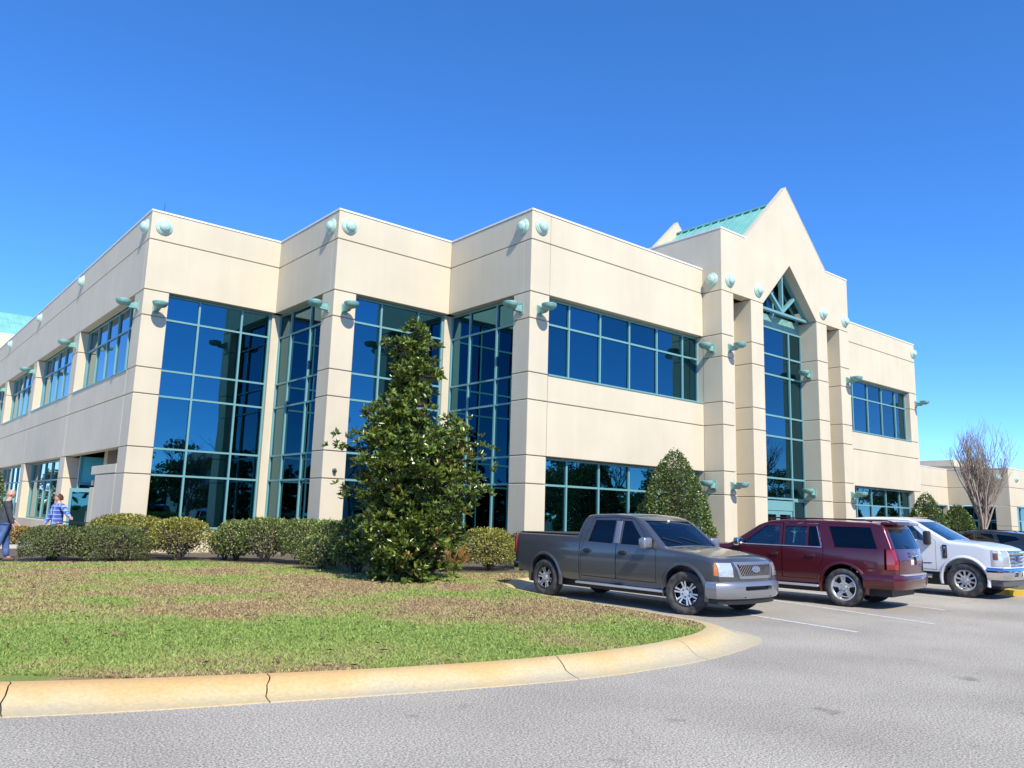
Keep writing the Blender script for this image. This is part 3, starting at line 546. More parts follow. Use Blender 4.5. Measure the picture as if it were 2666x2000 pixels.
# gutter shadow clips along the ridge
# glazing of the entrance
YE = 18.0
EN = [27.25, 28.25, 30.45, 31.45]
window('A', YE, EN, [G7, G6, G5, G4, G3, G2, 9.75], .07)
window('A', YE, [27.25, 28.25], [.1, G7], .07); window('A', YE, [30.45, 31.45], [.1, G7], .07)
bpart(MB().box(27.27, 31.42, YE + .02, YE + .3, 9.75, 10.3), 'entrance_header', TEALD)
def tri_window():
    fr = bpart(MB().prism([(27.3, 10.28), (29.35, 12.3), (31.38, 10.28), (31.2, 10.28), (29.35, 12.1), (27.5, 10.28)], 1, YE - .02, YE + .1).box(29.31, 29.39, YE - .02, YE + .1, 10.3, 12.1), 'gable_window', TEAL)
    for poly in ([(27.5, 10.3), (29.31, 10.3), (29.31, 12.1)], [(29.39, 10.3), (31.2, 10.3), (29.39, 12.1)]):
        o = MB().prism(poly, 1, YE + .01, YE + .03).build('pane', PANE); o.parent = fr
tri_window()
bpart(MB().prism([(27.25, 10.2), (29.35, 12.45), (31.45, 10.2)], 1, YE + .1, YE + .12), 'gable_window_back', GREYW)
def beamseg(p, q, wd, y0, y1, mb):
    p, q = Vector(p), Vector(q); t = (q - p).normalized(); n = Vector((-t.y, t.x)) * wd / 2; mb.prism([tuple(p - n), tuple(q - n), tuple(q + n), tuple(p + n)], 1, y0, y1)
for nm, p, q, wd, yy in (('truss_beam', (27.25, 10.30), (31.43, 10.30), .10, 17.52), ('truss_post', (29.35, 10.36), (29.35, 12.05), .10, 17.53), ('truss_brace', (29.35, 10.38), (28.42, 11.12), .12, 17.535), ('truss_brace', (29.35, 10.38), (30.28, 11.12), .12, 17.535), ('truss_rafter', (27.4, 10.38), (29.3, 12.2), .08, 17.56), ('truss_rafter', (31.3, 10.38), (29.4, 12.2), .08, 17.56)):
    mb = MB(); beamseg(p, q, wd, yy, yy + .16, mb); bpart(mb, nm, TEAL)
# entrance doors
for a, b in ((28.29, 29.34), (29.36, 30.41)):
    f = bpart(MB().box(a, a + .12, YE, YE + .06, .03, 2.12).box(b - .12, b, YE, YE + .06, .03, 2.12).box(a + .12, b - .12, YE, YE + .06, 1.98, 2.12).box(a + .12, b - .12, YE, YE + .06, .03, .28), 'entrance_door', TEAL)
    o = MB().box(a + .12, b - .12, YE + .02, YE + .035, .28, 1.98).build('pane', PANE); o.parent = f
    hx = b - .08 if a < 29 else a + .08; o = MB().tube([(hx, YE - .06, .95), (hx, YE - .06, 1.3)], .014).build('handle', CHR); o.parent = f
bpart(MB().box(28.25, 30.45, YE - .02, YE + .1, 2.14, G7 - .05), 'door_header', TEAL)
# ------------------------------------------------------------------ west gable wing behind (teal roof seen over the parapet)
bpart(MB().box(5.85, 16, 62.21, 62.6, 0, 12.72).box(5.85, 6.2, 62.6, 71.6, 0, 12.72).box(5.85, 16, 71.6, 72, 0, 12.72), 'west_tower_wall', STUC)
wr = MB()
for s in (-1, 1): wr.prism([(67.0, 15.15), (67 + s * 4.2, 12.95), (67 + s * 4.2, 12.87), (67, 15.07)], 0, 5.9, 18)
for k in range(30):
    x = 6 + k * .4; wr.prism([(62.8, 12.95), (67, 15.15), (67, 15.20), (62.8, 13.0)], 0, x, x + .03)
bpart(wr, 'west_roof', TROOF)
bpart(MB().box(5.83, 16.1, 62.19, 62.62, 12.725, 12.785), 'coping', COPE)
# ------------------------------------------------------------------ low east wing
XB, YA, YB = 65.5, 25.5, 21.27; WT = 6.1; WH = 3.36
for xa, xb, y in ((XR + .01, XB - .0, YA), (XB, 110, YB)):
    panel(xa, xb, y, y + TH, WH, 4.72); panel(xa, xb, y, y + TH, 4.72, WT); bpart(MB().box(xa + .05, xb - .05, y + .04, y + .3, WH + .02, WT - .02), 'wall_core', STUC2)
    coping(xa, xb, y - .02, y + TH, WT)
panel(XB, XB + TH, YB + TH, YA, WH, 4.72); panel(XB, XB + TH, YB + TH, YA, 4.72, WT); coping(XB - .02, XB + TH, YB + TH + .001, YA + TH, WT)
bpart(MB().box(XB + .04, XB + .3, YB + .3, YA + .2, WH + .02, WT - .02), 'wall_core', STUC2)
column(XB, XB + 1.3, YB, YB + 1.0, [0, .9, 1.9, WH]); column(XB - .2, XB + .25, YA, YA + .4, [0, WH]); column(77, 78.3, YB, YB + 1.0, [0, .9, 1.9, WH])
window('A', YA + .35, [44.5 + 1.5 * k for k in range(15)], [.9, 2.3, WH], .09); window('B', XB + .6, [YB + 1.0, YB + 2.4, YB + 3.8, YA + .3], [.1, 2.3, WH], .09); window('A', YB + .35, [66.8 + 1.7 * k for k in range(7)], [.1, 2.3, WH], .09)
bpart(MB().box(66.9, 110, YB + .4, YB + .6, 0, WH).box(44, 66, YA + .5, YA + .7, 0, WH), 'wing_back_wall', BLK)
bpart(MB().box(XR, 110, YA + .4, 40, WT - .5, WT - .4).box(XB + .4, 110, YB + .4, YA + .4, WT - .5, WT - .4), 'wing_roof', CONC2)
bpart(MB().box(91.6, 101, 35, 41, 6.0, 8.95).box(90.9, 101.5, 34.8, 41.2, 8.25, 8.42), 'rooftop_screen', STUC)
# ------------------------------------------------------------------ medallions
def medallion(pos, nrm):
    mt = Matrix.Translation(pos) @ Vector(nrm).to_track_quat('Z', 'Y').to_matrix().to_4x4()
    pr = [(.001, 0), (.27, 0), (.275, .025), (.25, .05), (.235, .05), (.232, .07), (.21, .085), (.195, .085)] + [(.185 * math.cos(a), .085 + .13 * math.sin(a)) for a in np.linspace(0, 1.45, 8)] + [(.001, .216)]
    o = MB().lathe(pr, 28, mt).build('medallion', MEDAL, None, True, 35); rel(o)
for p in ((7.16, Y1, 10.76), (11.62, Y2, 10.76), (16.12, Y3, 10.76), (25.03, Y4, 11.31 - .57), (26.96, Y4, 10.74), (31.95, Y4, 10.74), (33.86, Y4, 10.74), (42.85, Y3, 10.76), (44.6, YA, 5.4), (67.0, YB, 5.4)): medallion(p, (0, -1, 0))
for p in ((X1, 27.42, 10.8), (X2, 22.87, 10.77), (X3, 18.47, 10.76), (X4, 17.6, 10.74), (X1, 36.55, 10.83), (X1, 45.7, 10.83), (X1, 54.9, 10.83), (XB, 22.0, 5.4)): medallion(p, (-1, 0, 0))
# ------------------------------------------------------------------ wall lamps (things of their own)
lamp_bowl_me = MB().lathe([(.001, -.155)] + [(.235 * math.sin(a) ** .8, -.155 * math.cos(a) ** 1.0) for a in np.linspace(.25, 1.5, 8)] + [(.24, 0), (.235, .035), (.20, .05), (.001, .055)], 28).mesh('bowl')
arm = MB().prism([(0, -.10), (0, .14), (.02, .14), (.24, .05), (.42, .045), (.42, -.03), (.26, -.10)], 0, -.065, .065).add([], [])
arm_me = MB(); arm_me.v = [(x, -y, z) for x, y, z in arm.v]; arm_me.f = arm.f; arm_me = arm_me.mesh('bracket')
plate_me = MB().box(-.10, .10, -.03, 0, -.17, .17).mesh('plate')
for me in (lamp_bowl_me, arm_me, plate_me): me.materials.append(TEALD)
lamp_bowl_me.polygons.foreach_set('use_smooth', [True] * len(lamp_bowl_me.polygons)); lamp_bowl_me.set_sharp_from_angle(angle=math.radians(40))
def lamp(pos, side, label, d=.46):
    rz = 0 if side == 'A' else -math.pi / 2
    e = empty('wall_lamp', pos, rz, label, 'wall lamp', 'green bowl wall lamps on the office building')
    b = link('bowl', lamp_bowl_me, None, e); b.location = (0, -d, .10)
    a = link('bracket', arm_me, None, e); p = link('wall_plate', plate_me, None, e)
lamp((7.16, Y1, 7.97), 'A', 'green bowl wall lamp on the sunlit front face of the leftmost corner column')
lamp((X1, 27.4, 8.07), 'B', 'green bowl wall lamp on the shaded left face of the leftmost corner column')
lamp((11.63, Y2, 7.99), 'A', 'green bowl wall lamp on the sunlit face of the middle zigzag column')
lamp((X2, 22.80, 8.04), 'B', 'green bowl wall lamp on the left face of the middle zigzag column')
lamp((16.09, Y3, 7.99), 'A', 'green bowl wall lamp beside the long upper window, on the third corner column')
lamp((X3, 18.46, 8.05), 'B', 'green bowl wall lamp on the left face of the third corner column')
lamp((24.96, Y4, 8.07), 'A', 'upper green wall lamp on the front of the leftmost tower pillar')
lamp((X4, 17.6, 8.03), 'B', 'upper green wall lamp on the side of the tower, over the long window')
lamp((24.98, Y4, 2.90), 'A', 'lower green wall lamp on the front of the leftmost tower pillar')
lamp((X4, 17.6, 2.92), 'B', 'lower green wall lamp on the tower side, behind the clipped cone shrub')
lamp((31.40, 17.58, 7.95), 'B', 'upper green wall lamp facing the entrance glass from its right pillar')
lamp((31.40, 17.55, 2.93), 'B', 'lower green wall lamp facing the entrance doors from their right pillar')
lamp((33.88, Y4, 8.0), 'A', 'upper green wall lamp on the rightmost tower pillar')
lamp((33.90, Y4, 2.91), 'A', 'lower green wall lamp on the rightmost tower pillar, above the white pickup')
lamp((42.86, Y3, 8.03), 'A', 'green wall lamp at the far right end of the two-storey building')
lamp((X1, 36.35, 8.06), 'B', 'green wall lamp on the second column of the shaded left facade')
lamp((X1, 45.35, 8.04), 'B', 'green wall lamp on the third column of the shaded left facade')
lamp((X1, 54.75, 8.08), 'B', 'green wall lamp on the farthest column at the left edge')
# small camera on the middle column
e = empty('security_camera', (11.63, Y2, 2.86), 0, 'small grey dome camera low on the middle zigzag column', 'camera')
MB().lathe([(.001, 0), (.07, 0), (.07, .04), (.06, .05), (.001, .05)], 16, Matrix.Rotation(math.pi / 2, 4, 'X')).build('base', mat('camera_grey', (.3, .3, .3), .5), e, True, 40)
MB().lathe([(.055, 0), (.06, .03), (.045, .08), (.001, .10)], 16, Matrix.Translation((0, -.05, -.02)) @ Matrix.Rotation(math.pi * .7, 4, 'X')).build('dome', BLK, e, True, 60)
# lightning rod
e = MB().tube([(7.4, 28.0, ZT), (7.4, 28.0, ZT + .75)], .008, 5); o = e.build('lightning_rod', DARKM); tag(o, 'thin rod standing on the roof above the leftmost corner', 'rod')

# ------------------------------------------------------------------ vegetation
def leaf_cloud(name, C, D, L, W, m, parent=None, fold=.25, seed=0, rndv=None, seg=1):
    """one mesh of leaf blades: centres C, directions D, lengths L, widths W"""
    r = np.random.default_rng(seed); n = len(C); D = D / (np.linalg.norm(D, axis=1, keepdims=True) + 1e-9)
    a = np.cross(D, r.normal(size=(n, 3))); a /= np.linalg.norm(a, axis=1, keepdims=True) + 1e-9
    nn = np.cross(D, a); L = L[:, None]; W = W[:, None]
    base = C; mid1 = C + D * L * .5 + a * W * .5 + nn * W * fold; mid2 = C + D * L * .5 - a * W * .5 + nn * W * fold; tip = C + D * L - nn * L * .08; cen = C + D * L * .5
    V = np.stack([base, mid1, tip, mid2], 1).reshape(-1, 3)
    i = np.arange(n)[:, None] * 4
    Fq = np.concatenate([i + np.array([[0, 1, 2]]), i + np.array([[0, 2, 3]])], 0)
    rv = r.random(n) if rndv is None else rndv
    me = fast_mesh(name, V, Fq, np.repeat(rv, 4)); return link(name, me, m, parent)
def unit(r, n):
    v = r.normal(size=(n, 3)); return v / np.linalg.norm(v, axis=1, keepdims=True)

def shrub(name, pos, size, m, label, cat='shrub', group=None, n=7000, leaf=.07, seed=1, stems=9, lump=.16, bare=0., flat=.0, stem_m=None, clip=False, low=.05):
    """clipped or loose shrub: lumpy ellipsoid of leaves over real stems"""
    r = np.random.default_rng(seed); e = empty(name, pos, 0, label, cat, group); sx, sy, sz = size
    u = unit(r, n); u[:, 2] = np.where(u[:, 2] < -.55, -u[:, 2], u[:, 2])
    K = unit(r, 14); amp = r.random(14) * lump
    bump = 1 + sum(a * np.maximum(0, u @ k) ** 6 for a, k in zip(amp, K)) - lump * .3
    rad = bump * (1 - np.abs(r.normal(size=n)) * (.07 if clip else .13)) ; rad = np.where(r.random(n) < .22, rad * r.random(n) ** .4, rad)
    q = np.sign(u) * np.abs(u) ** (.8 if clip else .9)
    P = q * rad[:, None] * np.array([sx / 2, sy / 2, sz * .55]); P[:, 2] += sz * .48
    if flat: P[:, 2] = np.minimum(P[:, 2], sz * (1 - flat) + .04 * r.normal(size=n))
    if bare: k = (P[:, 2] > sz * bare) | (r.random(n) < .22); P = P[k]; u = u[k]
    P[:, 2] = np.maximum(P[:, 2], low + .03 * r.random(len(P)))
    D = u[:len(P)] * .7 + unit(r, len(P)) * .8 + np.array([0, 0, .35])
    leaf_cloud('foliage', P, D, leaf * (.7 + .6 * r.random(len(P))), leaf * (.45 + .3 * r.random(len(P))), m, e, seed=seed)
    mb = MB()
    for k in range(stems):
        a = r.random() * 6.28; b = .75 * r.random() + .2; x, y = math.cos(a) * sx * .42 * b, math.sin(a) * sy * .42 * b
        mb.tube([(x * .12, y * .12, 0), (x * .5, y * .5, sz * .3), (x * .9, y * .9, sz * .62), (x * 1.05, y * 1.05, sz * .85)], [.022, .017, .011, .006], 5)
        for j in range(3):
            c = r.normal(size=3) * .18; mb.tube([(x * .6, y * .6, sz * .36), (x * .6 + c[0] * sx, y * .6 + c[1] * sy, sz * .7)], [.010, .004], 4)
    mb.build('stems', stem_m or BARK, e, True)
    # dark blades added inside, standing in for the shade among the stems
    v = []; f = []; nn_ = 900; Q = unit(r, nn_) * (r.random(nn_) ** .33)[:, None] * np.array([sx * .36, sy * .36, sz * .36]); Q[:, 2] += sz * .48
    leaf_cloud('inner_dark_fill', Q, unit(r, nn_), np.full(nn_, leaf * 1.6), np.full(nn_, leaf * 1.1), BARK, e, seed=seed + 5)
    return e
GB = 'clipped shrubs along the front of the building'
Z0 = .115
def back_c(x, y, d):  # centre lies d metres behind the front foot, away from the camera
    return (x + .6409 * d, y + .7676 * d, Z0)
shrub('shrub', back_c(4.0, 23.1, .72), (1.62, 1.6, .86), BUSHD, 'dark green rounded shrub, leftmost in the front row before the side entrance', group=GB, n=9000, leaf=.05, seed=11, clip=True, stems=6)
shrub('shrub', back_c(5.27, 22.8, .8), (1.78, 1.7, .88), BUSHD, 'dark green rounded shrub, second in the front row, before the yellow-green one', group=GB, n=10000, leaf=.05, seed=12, clip=True, stems=6)
shrub('shrub', back_c(6.15, 24.4, .7), (2.5, 1.5, 1.10), BUSHY, 'wide yellow-green shrub behind the two dark rounded ones', group=GB, n=10000, leaf=.06, seed=13, flat=.0)
shrub('shrub', back_c(7.12, 22.9, .6), (1.55, 1.3, 1.17), BUSHY, 'yellow-green shrub with a bare twiggy foot below the tall left glazing', group=GB, n=6500, leaf=.06, seed=14, bare=.42, stems=16, stem_m=TWIGP)
shrub('shrub', back_c(8.45, 22.9, .5), (.95, .9, .92), BUSHG, 'small green shrub in the gap before the pale wall foot', group=GB, n=2600, leaf=.06, seed=15, stems=6)
shrub('shrub', back_c(9.0, 21.55, .7), (1.55, 1.4, 1.24), BUSHG, 'square-clipped green hedge plant with pale bare stems showing at its foot', group=GB, n=6500, leaf=.06, seed=16, flat=.06, bare=.38, stems=18, stem_m=TWIGP)
shrub('shrub', back_c(9.75, 20.6, .6), (1.4, 1.3, 1.22), BUSHG, 'square-clipped green hedge plant left of the middle column', group=GB, n=6000, leaf=.06, seed=17, flat=.06, bare=.15, stems=12, stem_m=TWIGP)
shrub('shrub', back_c(10.1, 19.5, .9), (1.5, 1.3, 1.22), BUSHG, 'green hedge plant standing before the foot of the middle column', group=GB, n=6500, leaf=.06, seed=18, flat=.06, bare=.25, stems=12)
shrub('shrub', back_c(9.25, 18.4, .55), (1.15, 1.1, .80), BUSHG, 'low rounded green shrub between the hedge and the dark shrub', group=GB, n=4000, leaf=.05, seed=19)
shrub('shrub', back_c(9.5, 17.1, .6), (1.35, 1.2, 1.28), HOLLY, 'dark glossy shrub touching the left side of the magnolia', group=GB, n=6500, leaf=.07, seed=20)
shrub('shrub', back_c(12.2, 17.6, .8), (1.7, 1.4, 1.16), BUSHG, 'green hedge plant between the magnolia and the grey pickup', group=GB, n=6500, leaf=.06, seed=21, flat=.05, bare=.2, stems=12)
shrub('shrub', back_c(13.35, 16.75, .7), (1.5, 1.3, 1.12), BUSHY, 'pale green hedge plant just left of the grey pickup tailgate', group=GB, n=6500, leaf=.055, seed=22, flat=.05, stems=10)
shrub('shrub', back_c(14.9, 16.9, .7), (1.7, 1.3, 1.05), BUSHG, 'green hedge plant hidden behind the grey pickup bed', group=GB, n=4000, leaf=.06, seed=23, flat=.05)
shrub('shrub', (5.0, 33.2, Z0), (1.35, 1.2, .62), BUSHR, 'low reddish-brown rounded shrub behind the dark one, by the side path', group=GB, n=4500, leaf=.05, seed=24, clip=True, stems=5)
shrub('shrub', (4.4, 41.5, Z0), (2.4, 2.4, 3.3), HOLLY, 'tall dark green shrub at the left edge behind the bald man', n=6000, leaf=.12, seed=25)
shrub('shrub', back_c(8.6, 22.35, .5), (1.3, 1.1, 1.12), BUSHG, 'olive hedge plant joining the small green shrub to the square-clipped ones', group=GB, n=4500, leaf=.06, seed=26, flat=.05, bare=.2)
def dry_plant(pos, label, seed, s=1.):
    r = np.random.default_rng(seed); e = empty('dry_plant', pos, 0, label, 'plant', 'dry orange plants in the hedge'); n = 420
    a = r.random(n) * 6.28; el = .5 + .8 * r.random(n); D = np.stack([np.cos(a) * np.cos(el), np.sin(a) * np.cos(el), np.sin(el)], 1)
    C = D * (.05 + .35 * r.random(n))[:, None] * s; leaf_cloud('foliage', C, D, (.12 + .18 * r.random(n)) * s, np.full(n, .022), DRY, e, seed=seed)
    mb = MB(); 
    for k in range(8): d = D[k]; mb.tube([(0, 0, 0), tuple(d * .4 * s)], [.01, .004], 4)
    mb.build('stems', TWIGP, e)
dry_plant((10.25, 20.35, Z0), 'dry orange plant glowing in the gap of the hedge left of the magnolia', 31, 1.25); dry_plant((10.2, 19.5, .45), 'reddish dry sprig higher in the hedge before the middle column', 32, .7)
dry_plant((12.5, 17.3, Z0), 'dry orange plant right of the magnolia foot', 33, 1.3)

def cone_shrub(pos, h, rad, label, seed, n=15000, leaf=.075):
    r = np.random.default_rng(seed); e = empty('cone_shrub', pos, 0, label, 'shrub', 'dark hollies clipped to cones')
    t = r.random(n) ** .62; z = h * (1 - t); a = r.random(n) * 6.283
    prof = np.interp(z / h, [0, .08, .3, .5, .7, .85, .95, 1], [.86, 1, .98, .86, .63, .40, .20, .03])
    lump = 1 + .06 * np.sin(a * 5 + z * 4 + seed) + .05 * np.sin(a * 9 - z * 7)
    rr = rad * prof * lump * (1 - np.abs(r.normal(size=n)) * .07); deep = r.random(n) < .15; rr = np.where(deep, rr * r.random(n) ** .4, rr)
    P = np.stack([np.cos(a) * rr, np.sin(a) * rr, z + .04 * r.normal(size=n) + .1], 1)
    D = np.stack([np.cos(a), np.sin(a), np.full(n, .4)], 1) * .8 + unit(r, n) * .8
    leaf_cloud('foliage', P, D, leaf * (.7 + .6 * r.random(n)), leaf * (.5 + .3 * r.random(n)), HOLLY, e, seed=seed)
    MB().tube([(0, 0, -.02), (0, 0, h * .8)], [.07, .02], 7).build('trunk', BARK, e, True)
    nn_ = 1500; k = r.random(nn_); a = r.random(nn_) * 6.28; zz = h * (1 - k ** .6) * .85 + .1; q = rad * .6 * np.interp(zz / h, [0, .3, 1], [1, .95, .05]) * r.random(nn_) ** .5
    leaf_cloud('inner_dark_fill', np.stack([np.cos(a) * q, np.sin(a) * q, zz], 1), unit(r, nn_), np.full(nn_, .14), np.full(nn_, .10), BARK, e, seed=seed + 3)  # bark-brown blades added so the inside of the cone looks shaded
cone_shrub((20.75, 16.45, Z0), 3.65, 1.24, 'tall dark holly clipped to a cone, behind the grey pickup', 41, 22000)
cone_shrub((39.5, 16.4, Z0), 3.0, 1.0, 'dark holly cone at the right end of the facade, above the white pickup', 42, 12000, .085)
cone_shrub((43.6, 16.6, Z0), 2.6, 1.0, 'broader dark holly cone farther right, before the low wing', 43, 12000, .09)

# --- magnolia
def magnolia():
    r = np.random.default_rng(5); pos = Vector((9.6, 15.35, LZ - .01)); e = empty('magnolia_tree', pos, 0, 'glossy dark green magnolia with a narrow leaning top, in front of the zigzag glazing', 'tree'); e.scale = (1.05, 1.05, .945)
    Rv = np.array([.7646, -.6445, 0]); Fv = np.array([.6409, .7676, 0]); up = np.array([0, 0, 1.])
    L = lambda a, b, z: Rv * a + Fv * b + up * z
    trunk = MB(); tp = [L(0, 0, -.05), L(.03, 0, .8), L(.12, .03, 1.8), L(.18, 0, 2.9), L(.20, 0, 3.9), L(.26, 0, 5.0), L(.32, 0, 6.1)]
    trunk.tube([tuple(p) for p in tp], [.085, .075, .065, .05, .035, .022, .01], 9)
    trunk.tube([tuple(L(.05, 0, .5)), tuple(L(.5, .1, 1.3)), tuple(L(.95, .1, 2.4)), tuple(L(1.12, .1, 3.5))], [.05, .04, .028, .012], 7)
    trunk.build('trunk', BARK, e, True)
    # silhouette: (z, left, right) about the trunk base, in metres in the picture's plane
    zs = np.array([.15, .35, .8, 1.3, 2.0, 2.6, 2.95, 3.25, 3.55, 3.9, 4.3, 4.75, 5.25, 5.85])
    lf = np.array([-.35, -.8, -1.0, -.98, -1.02, -1.0, -1.0, -.95, -.75, -.58, -.40, -.08, .06, .2])
    rt = np.array([.75, 1.4, 1.7, 1.7, 1.75, 1.8, 1.72, 1.25, .55, .42, .38, .34, .32, .28])
    limbs = MB(); cl = []
    NB = 230
    for k in range(16):
        p = L(1.15 + r.normal() * .24, r.normal() * .22, 2.75 + 1.15 * r.random()); cl.append((p, up + r.normal(size=3) * .3)); limbs.tube([tuple(L(.95, .1, 2.6)), tuple(p)], [.012, .005], 4)
    for a_, z_ in ((-1.3, 3.2), (-1.2, 2.0), (1.85, 3.0), (1.6, 3.2), (1.8, 2.2), (-.7, 3.9)):
        p = L(a_, r.normal() * .15, z_); limbs.tube([tuple(L(.15 if a_ < 1 else .8, 0, z_ - .35)), tuple(L(a_ * .55, 0, z_ - .2)), tuple(p)], [.018, .012, .005], 5); cl.append((p, L(np.sign(a_), 0, .4)))
    for k in range(NB):
        z = .15 + 5.65 * (k + .5 * r.random()) / 150 if k < 150 else .2 + 3.4 * r.random()
        l, q = np.interp(z, zs, lf), np.interp(z, zs, rt); c = (l + q) / 2; w = (q - l) / 2
        a = r.random() * 6.283; rr = w * (.50 + .42 * r.random()) if w > .4 else w * r.random() * .6
        if r.random() < .22: rr *= .5
        p = L(c + math.cos(a) * rr, math.sin(a) * rr * .95, z)
        zi = max(.25, z - .25 - .5 * r.random() * rr); t = np.array([np.interp(zi, [0, .8, 1.8, 2.9, 5.7], [0, .03, .12, .18, .30]), 0])
        if c + math.cos(a) * rr > .6 and z < 3.8: t = np.array([np.interp(zi, [.5, 1.3, 2.4, 3.5], [.05, .5, .95, 1.1]), .1])
        s = L(t[0], t[1], zi); mid = (s + p) / 2 + up * (-.06) + r.normal(size=3) * .05
        limbs.tube([tuple(s), tuple(mid), tuple(p)], [.022, .014, .006], 5); cl.append((p, (p - s) / np.linalg.norm(p - s)))
        for j in range(2):
            p2 = mid + (p - s) * .2 + r.normal(size=3) * .22 + up * .1; limbs.tube([tuple(mid), tuple(p2)], [.010, .004], 4); cl.append((p2, p2 - mid))
    limbs.build('limbs', BARK, e, True)
    C = []; D = []; rv = []
    for p, d in cl:
        d = d / (np.linalg.norm(d) + 1e-6); nr = r.integers(4, 8); tone = r.normal() * .08; small = .6 if p[2] > 4.4 else 1
        for j in range(nr):
            q = p + r.normal(size=3) * (.118 * small); ax = d * .6 + up * .5 + r.normal(size=3) * .45; ax /= np.linalg.norm(ax)
            nl = r.integers(6, 10); b1 = np.cross(ax, [.3, .5, .8]); b1 /= np.linalg.norm(b1); b2 = np.cross(ax, b1)
            for t in range(nl):
                th = 6.283 * t / nl + r.random() * .6; op = .45 + .8 * r.random()
                C.append(q); D.append(ax * math.cos(op) + (b1 * math.cos(th) + b2 * math.sin(th)) * math.sin(op)); rv.append(min(1, max(0, r.random() * .93 + tone + (.05 if r.random() < .04 else 0))))
    C, D, rv = np.array(C), np.array(D), np.array(rv); n = len(C); Ln = .115 + .07 * r.random(n); W = Ln * (.36 + .1 * r.random(n))
    # the leaves that show largest are parts of their own
    wp = C + np.array(pos); dist = wp @ np.array([.6409, .7676, 0]); order = np.argsort(dist); own = order[:280]; rest = order[280:]
    o = leaf_cloud('foliage', C[rest], D[rest], Ln[rest], W[rest], MAGL, e, seed=2, rndv=rv[rest]); o['kind'] = 'stuff'
    protos = []
    for k in range(6):
        v = [(0, 0, 0), (.25, .13, .045), (.6, .19, .06), (1, 0, -.10), (.6, -.19, .06), (.25, -.13, .045), (.3, 0, 0), (.65, 0, .0)]; f = [(0, 1, 6), (1, 2, 7, 6), (2, 3, 7), (0, 6, 5), (6, 7, 4, 5), (7, 3, 4)]
        me = bpy.data.meshes.new('leaf'); me.from_pydata(v, [], f); me.materials.append(MAGL); at = me.attributes.new('rnd', 'FLOAT', 'POINT'); at.data.foreach_set('value', [k / 6. + .05] * 8); protos.append(me)
    for i in own:
        o = bpy.data.objects.new('leaf', protos[int(rv[i] * 5.99)]); COL.objects.link(o); o.parent = e; o.location = C[i]; d = Vector(D[i]).normalized()
        o.rotation_euler = d.to_track_quat('X', 'Z').to_euler(); s = Ln[i]; o.scale = (s, s, s)
magnolia()

# --- bare trees
def bare_tree(name, pos, h, spread, label, seed, m_b, m_t, levels=4, vert=.75, r0=.09, nb=9, fork=.25, group=None, tw=.004, cat='tree'):
    r = random.Random(seed); e = empty(name, pos, 0, label, cat, group); tr = MB(); cr = MB()
    tr.tube([(0, 0, -.05), (r.gauss(0, .03), r.gauss(0, .03), h * fork * .5), (r.gauss(0, .05), r.gauss(0, .05), h * fork * 1.1)], [r0, r0 * .85, r0 * .7], 8)
    def grow(p, d, ln_, rad, lv):
        pts = [p]; q = p; dd = d.copy(); k = 3 if lv > 1 else 2
        for i in range(k):
            dd = (dd + Vector((r.gauss(0, .09), r.gauss(0, .09), vert * .18))).normalized(); q = q + dd * ln_ / k; pts.append(q)
        rr = [max(tw, rad * (1 - .55 * i / k)) for i in range(k + 1)]; cr.tube(pts, rr, 5 if lv > 2 else 3, cap=False)
        if lv <= 0: return
        n = nb if lv == levels else (5 if lv > 1 else 4)
        for i in range(n):
            t = r.uniform(.3, 1.0); j = min(int(t * k), k - 1); b = pts[j].lerp(pts[j + 1], t * k - j); a = r.uniform(0, 6.28); s = r.uniform(.35, .8)
            nd_ = (dd + Vector((math.cos(a) * s, math.sin(a) * s, vert * .35))).normalized(); grow(b, nd_, ln_ * r.uniform(.45, .68), rad * .5, lv - 1)
    base = Vector((0, 0, h * fork * .8))
    for i in range(nb):
        a = 6.283 * i / nb + r.uniform(-.3, .3); s = spread * r.uniform(.25, 1.0); d = Vector((math.cos(a) * s, math.sin(a) * s, 1)).normalized()
        grow(base + Vector((0, 0, r.uniform(-.15, .35) * h * fork)), d, h * (1 - fork) * r.uniform(.42, .58), r0 * .45, levels - 1)
    tr.build('trunk', m_b, e, True); cr.build('crown', m_t, e, True)
    return e
bare_tree('bare_pear_tree', (47.2, 16.7, .1), 7.6, .42, 'leafless pear tree with upright reddish twigs before the low right wing', 61, BARKP, TWIG, 4, 1.1, .13, 13, .2, tw=.006)
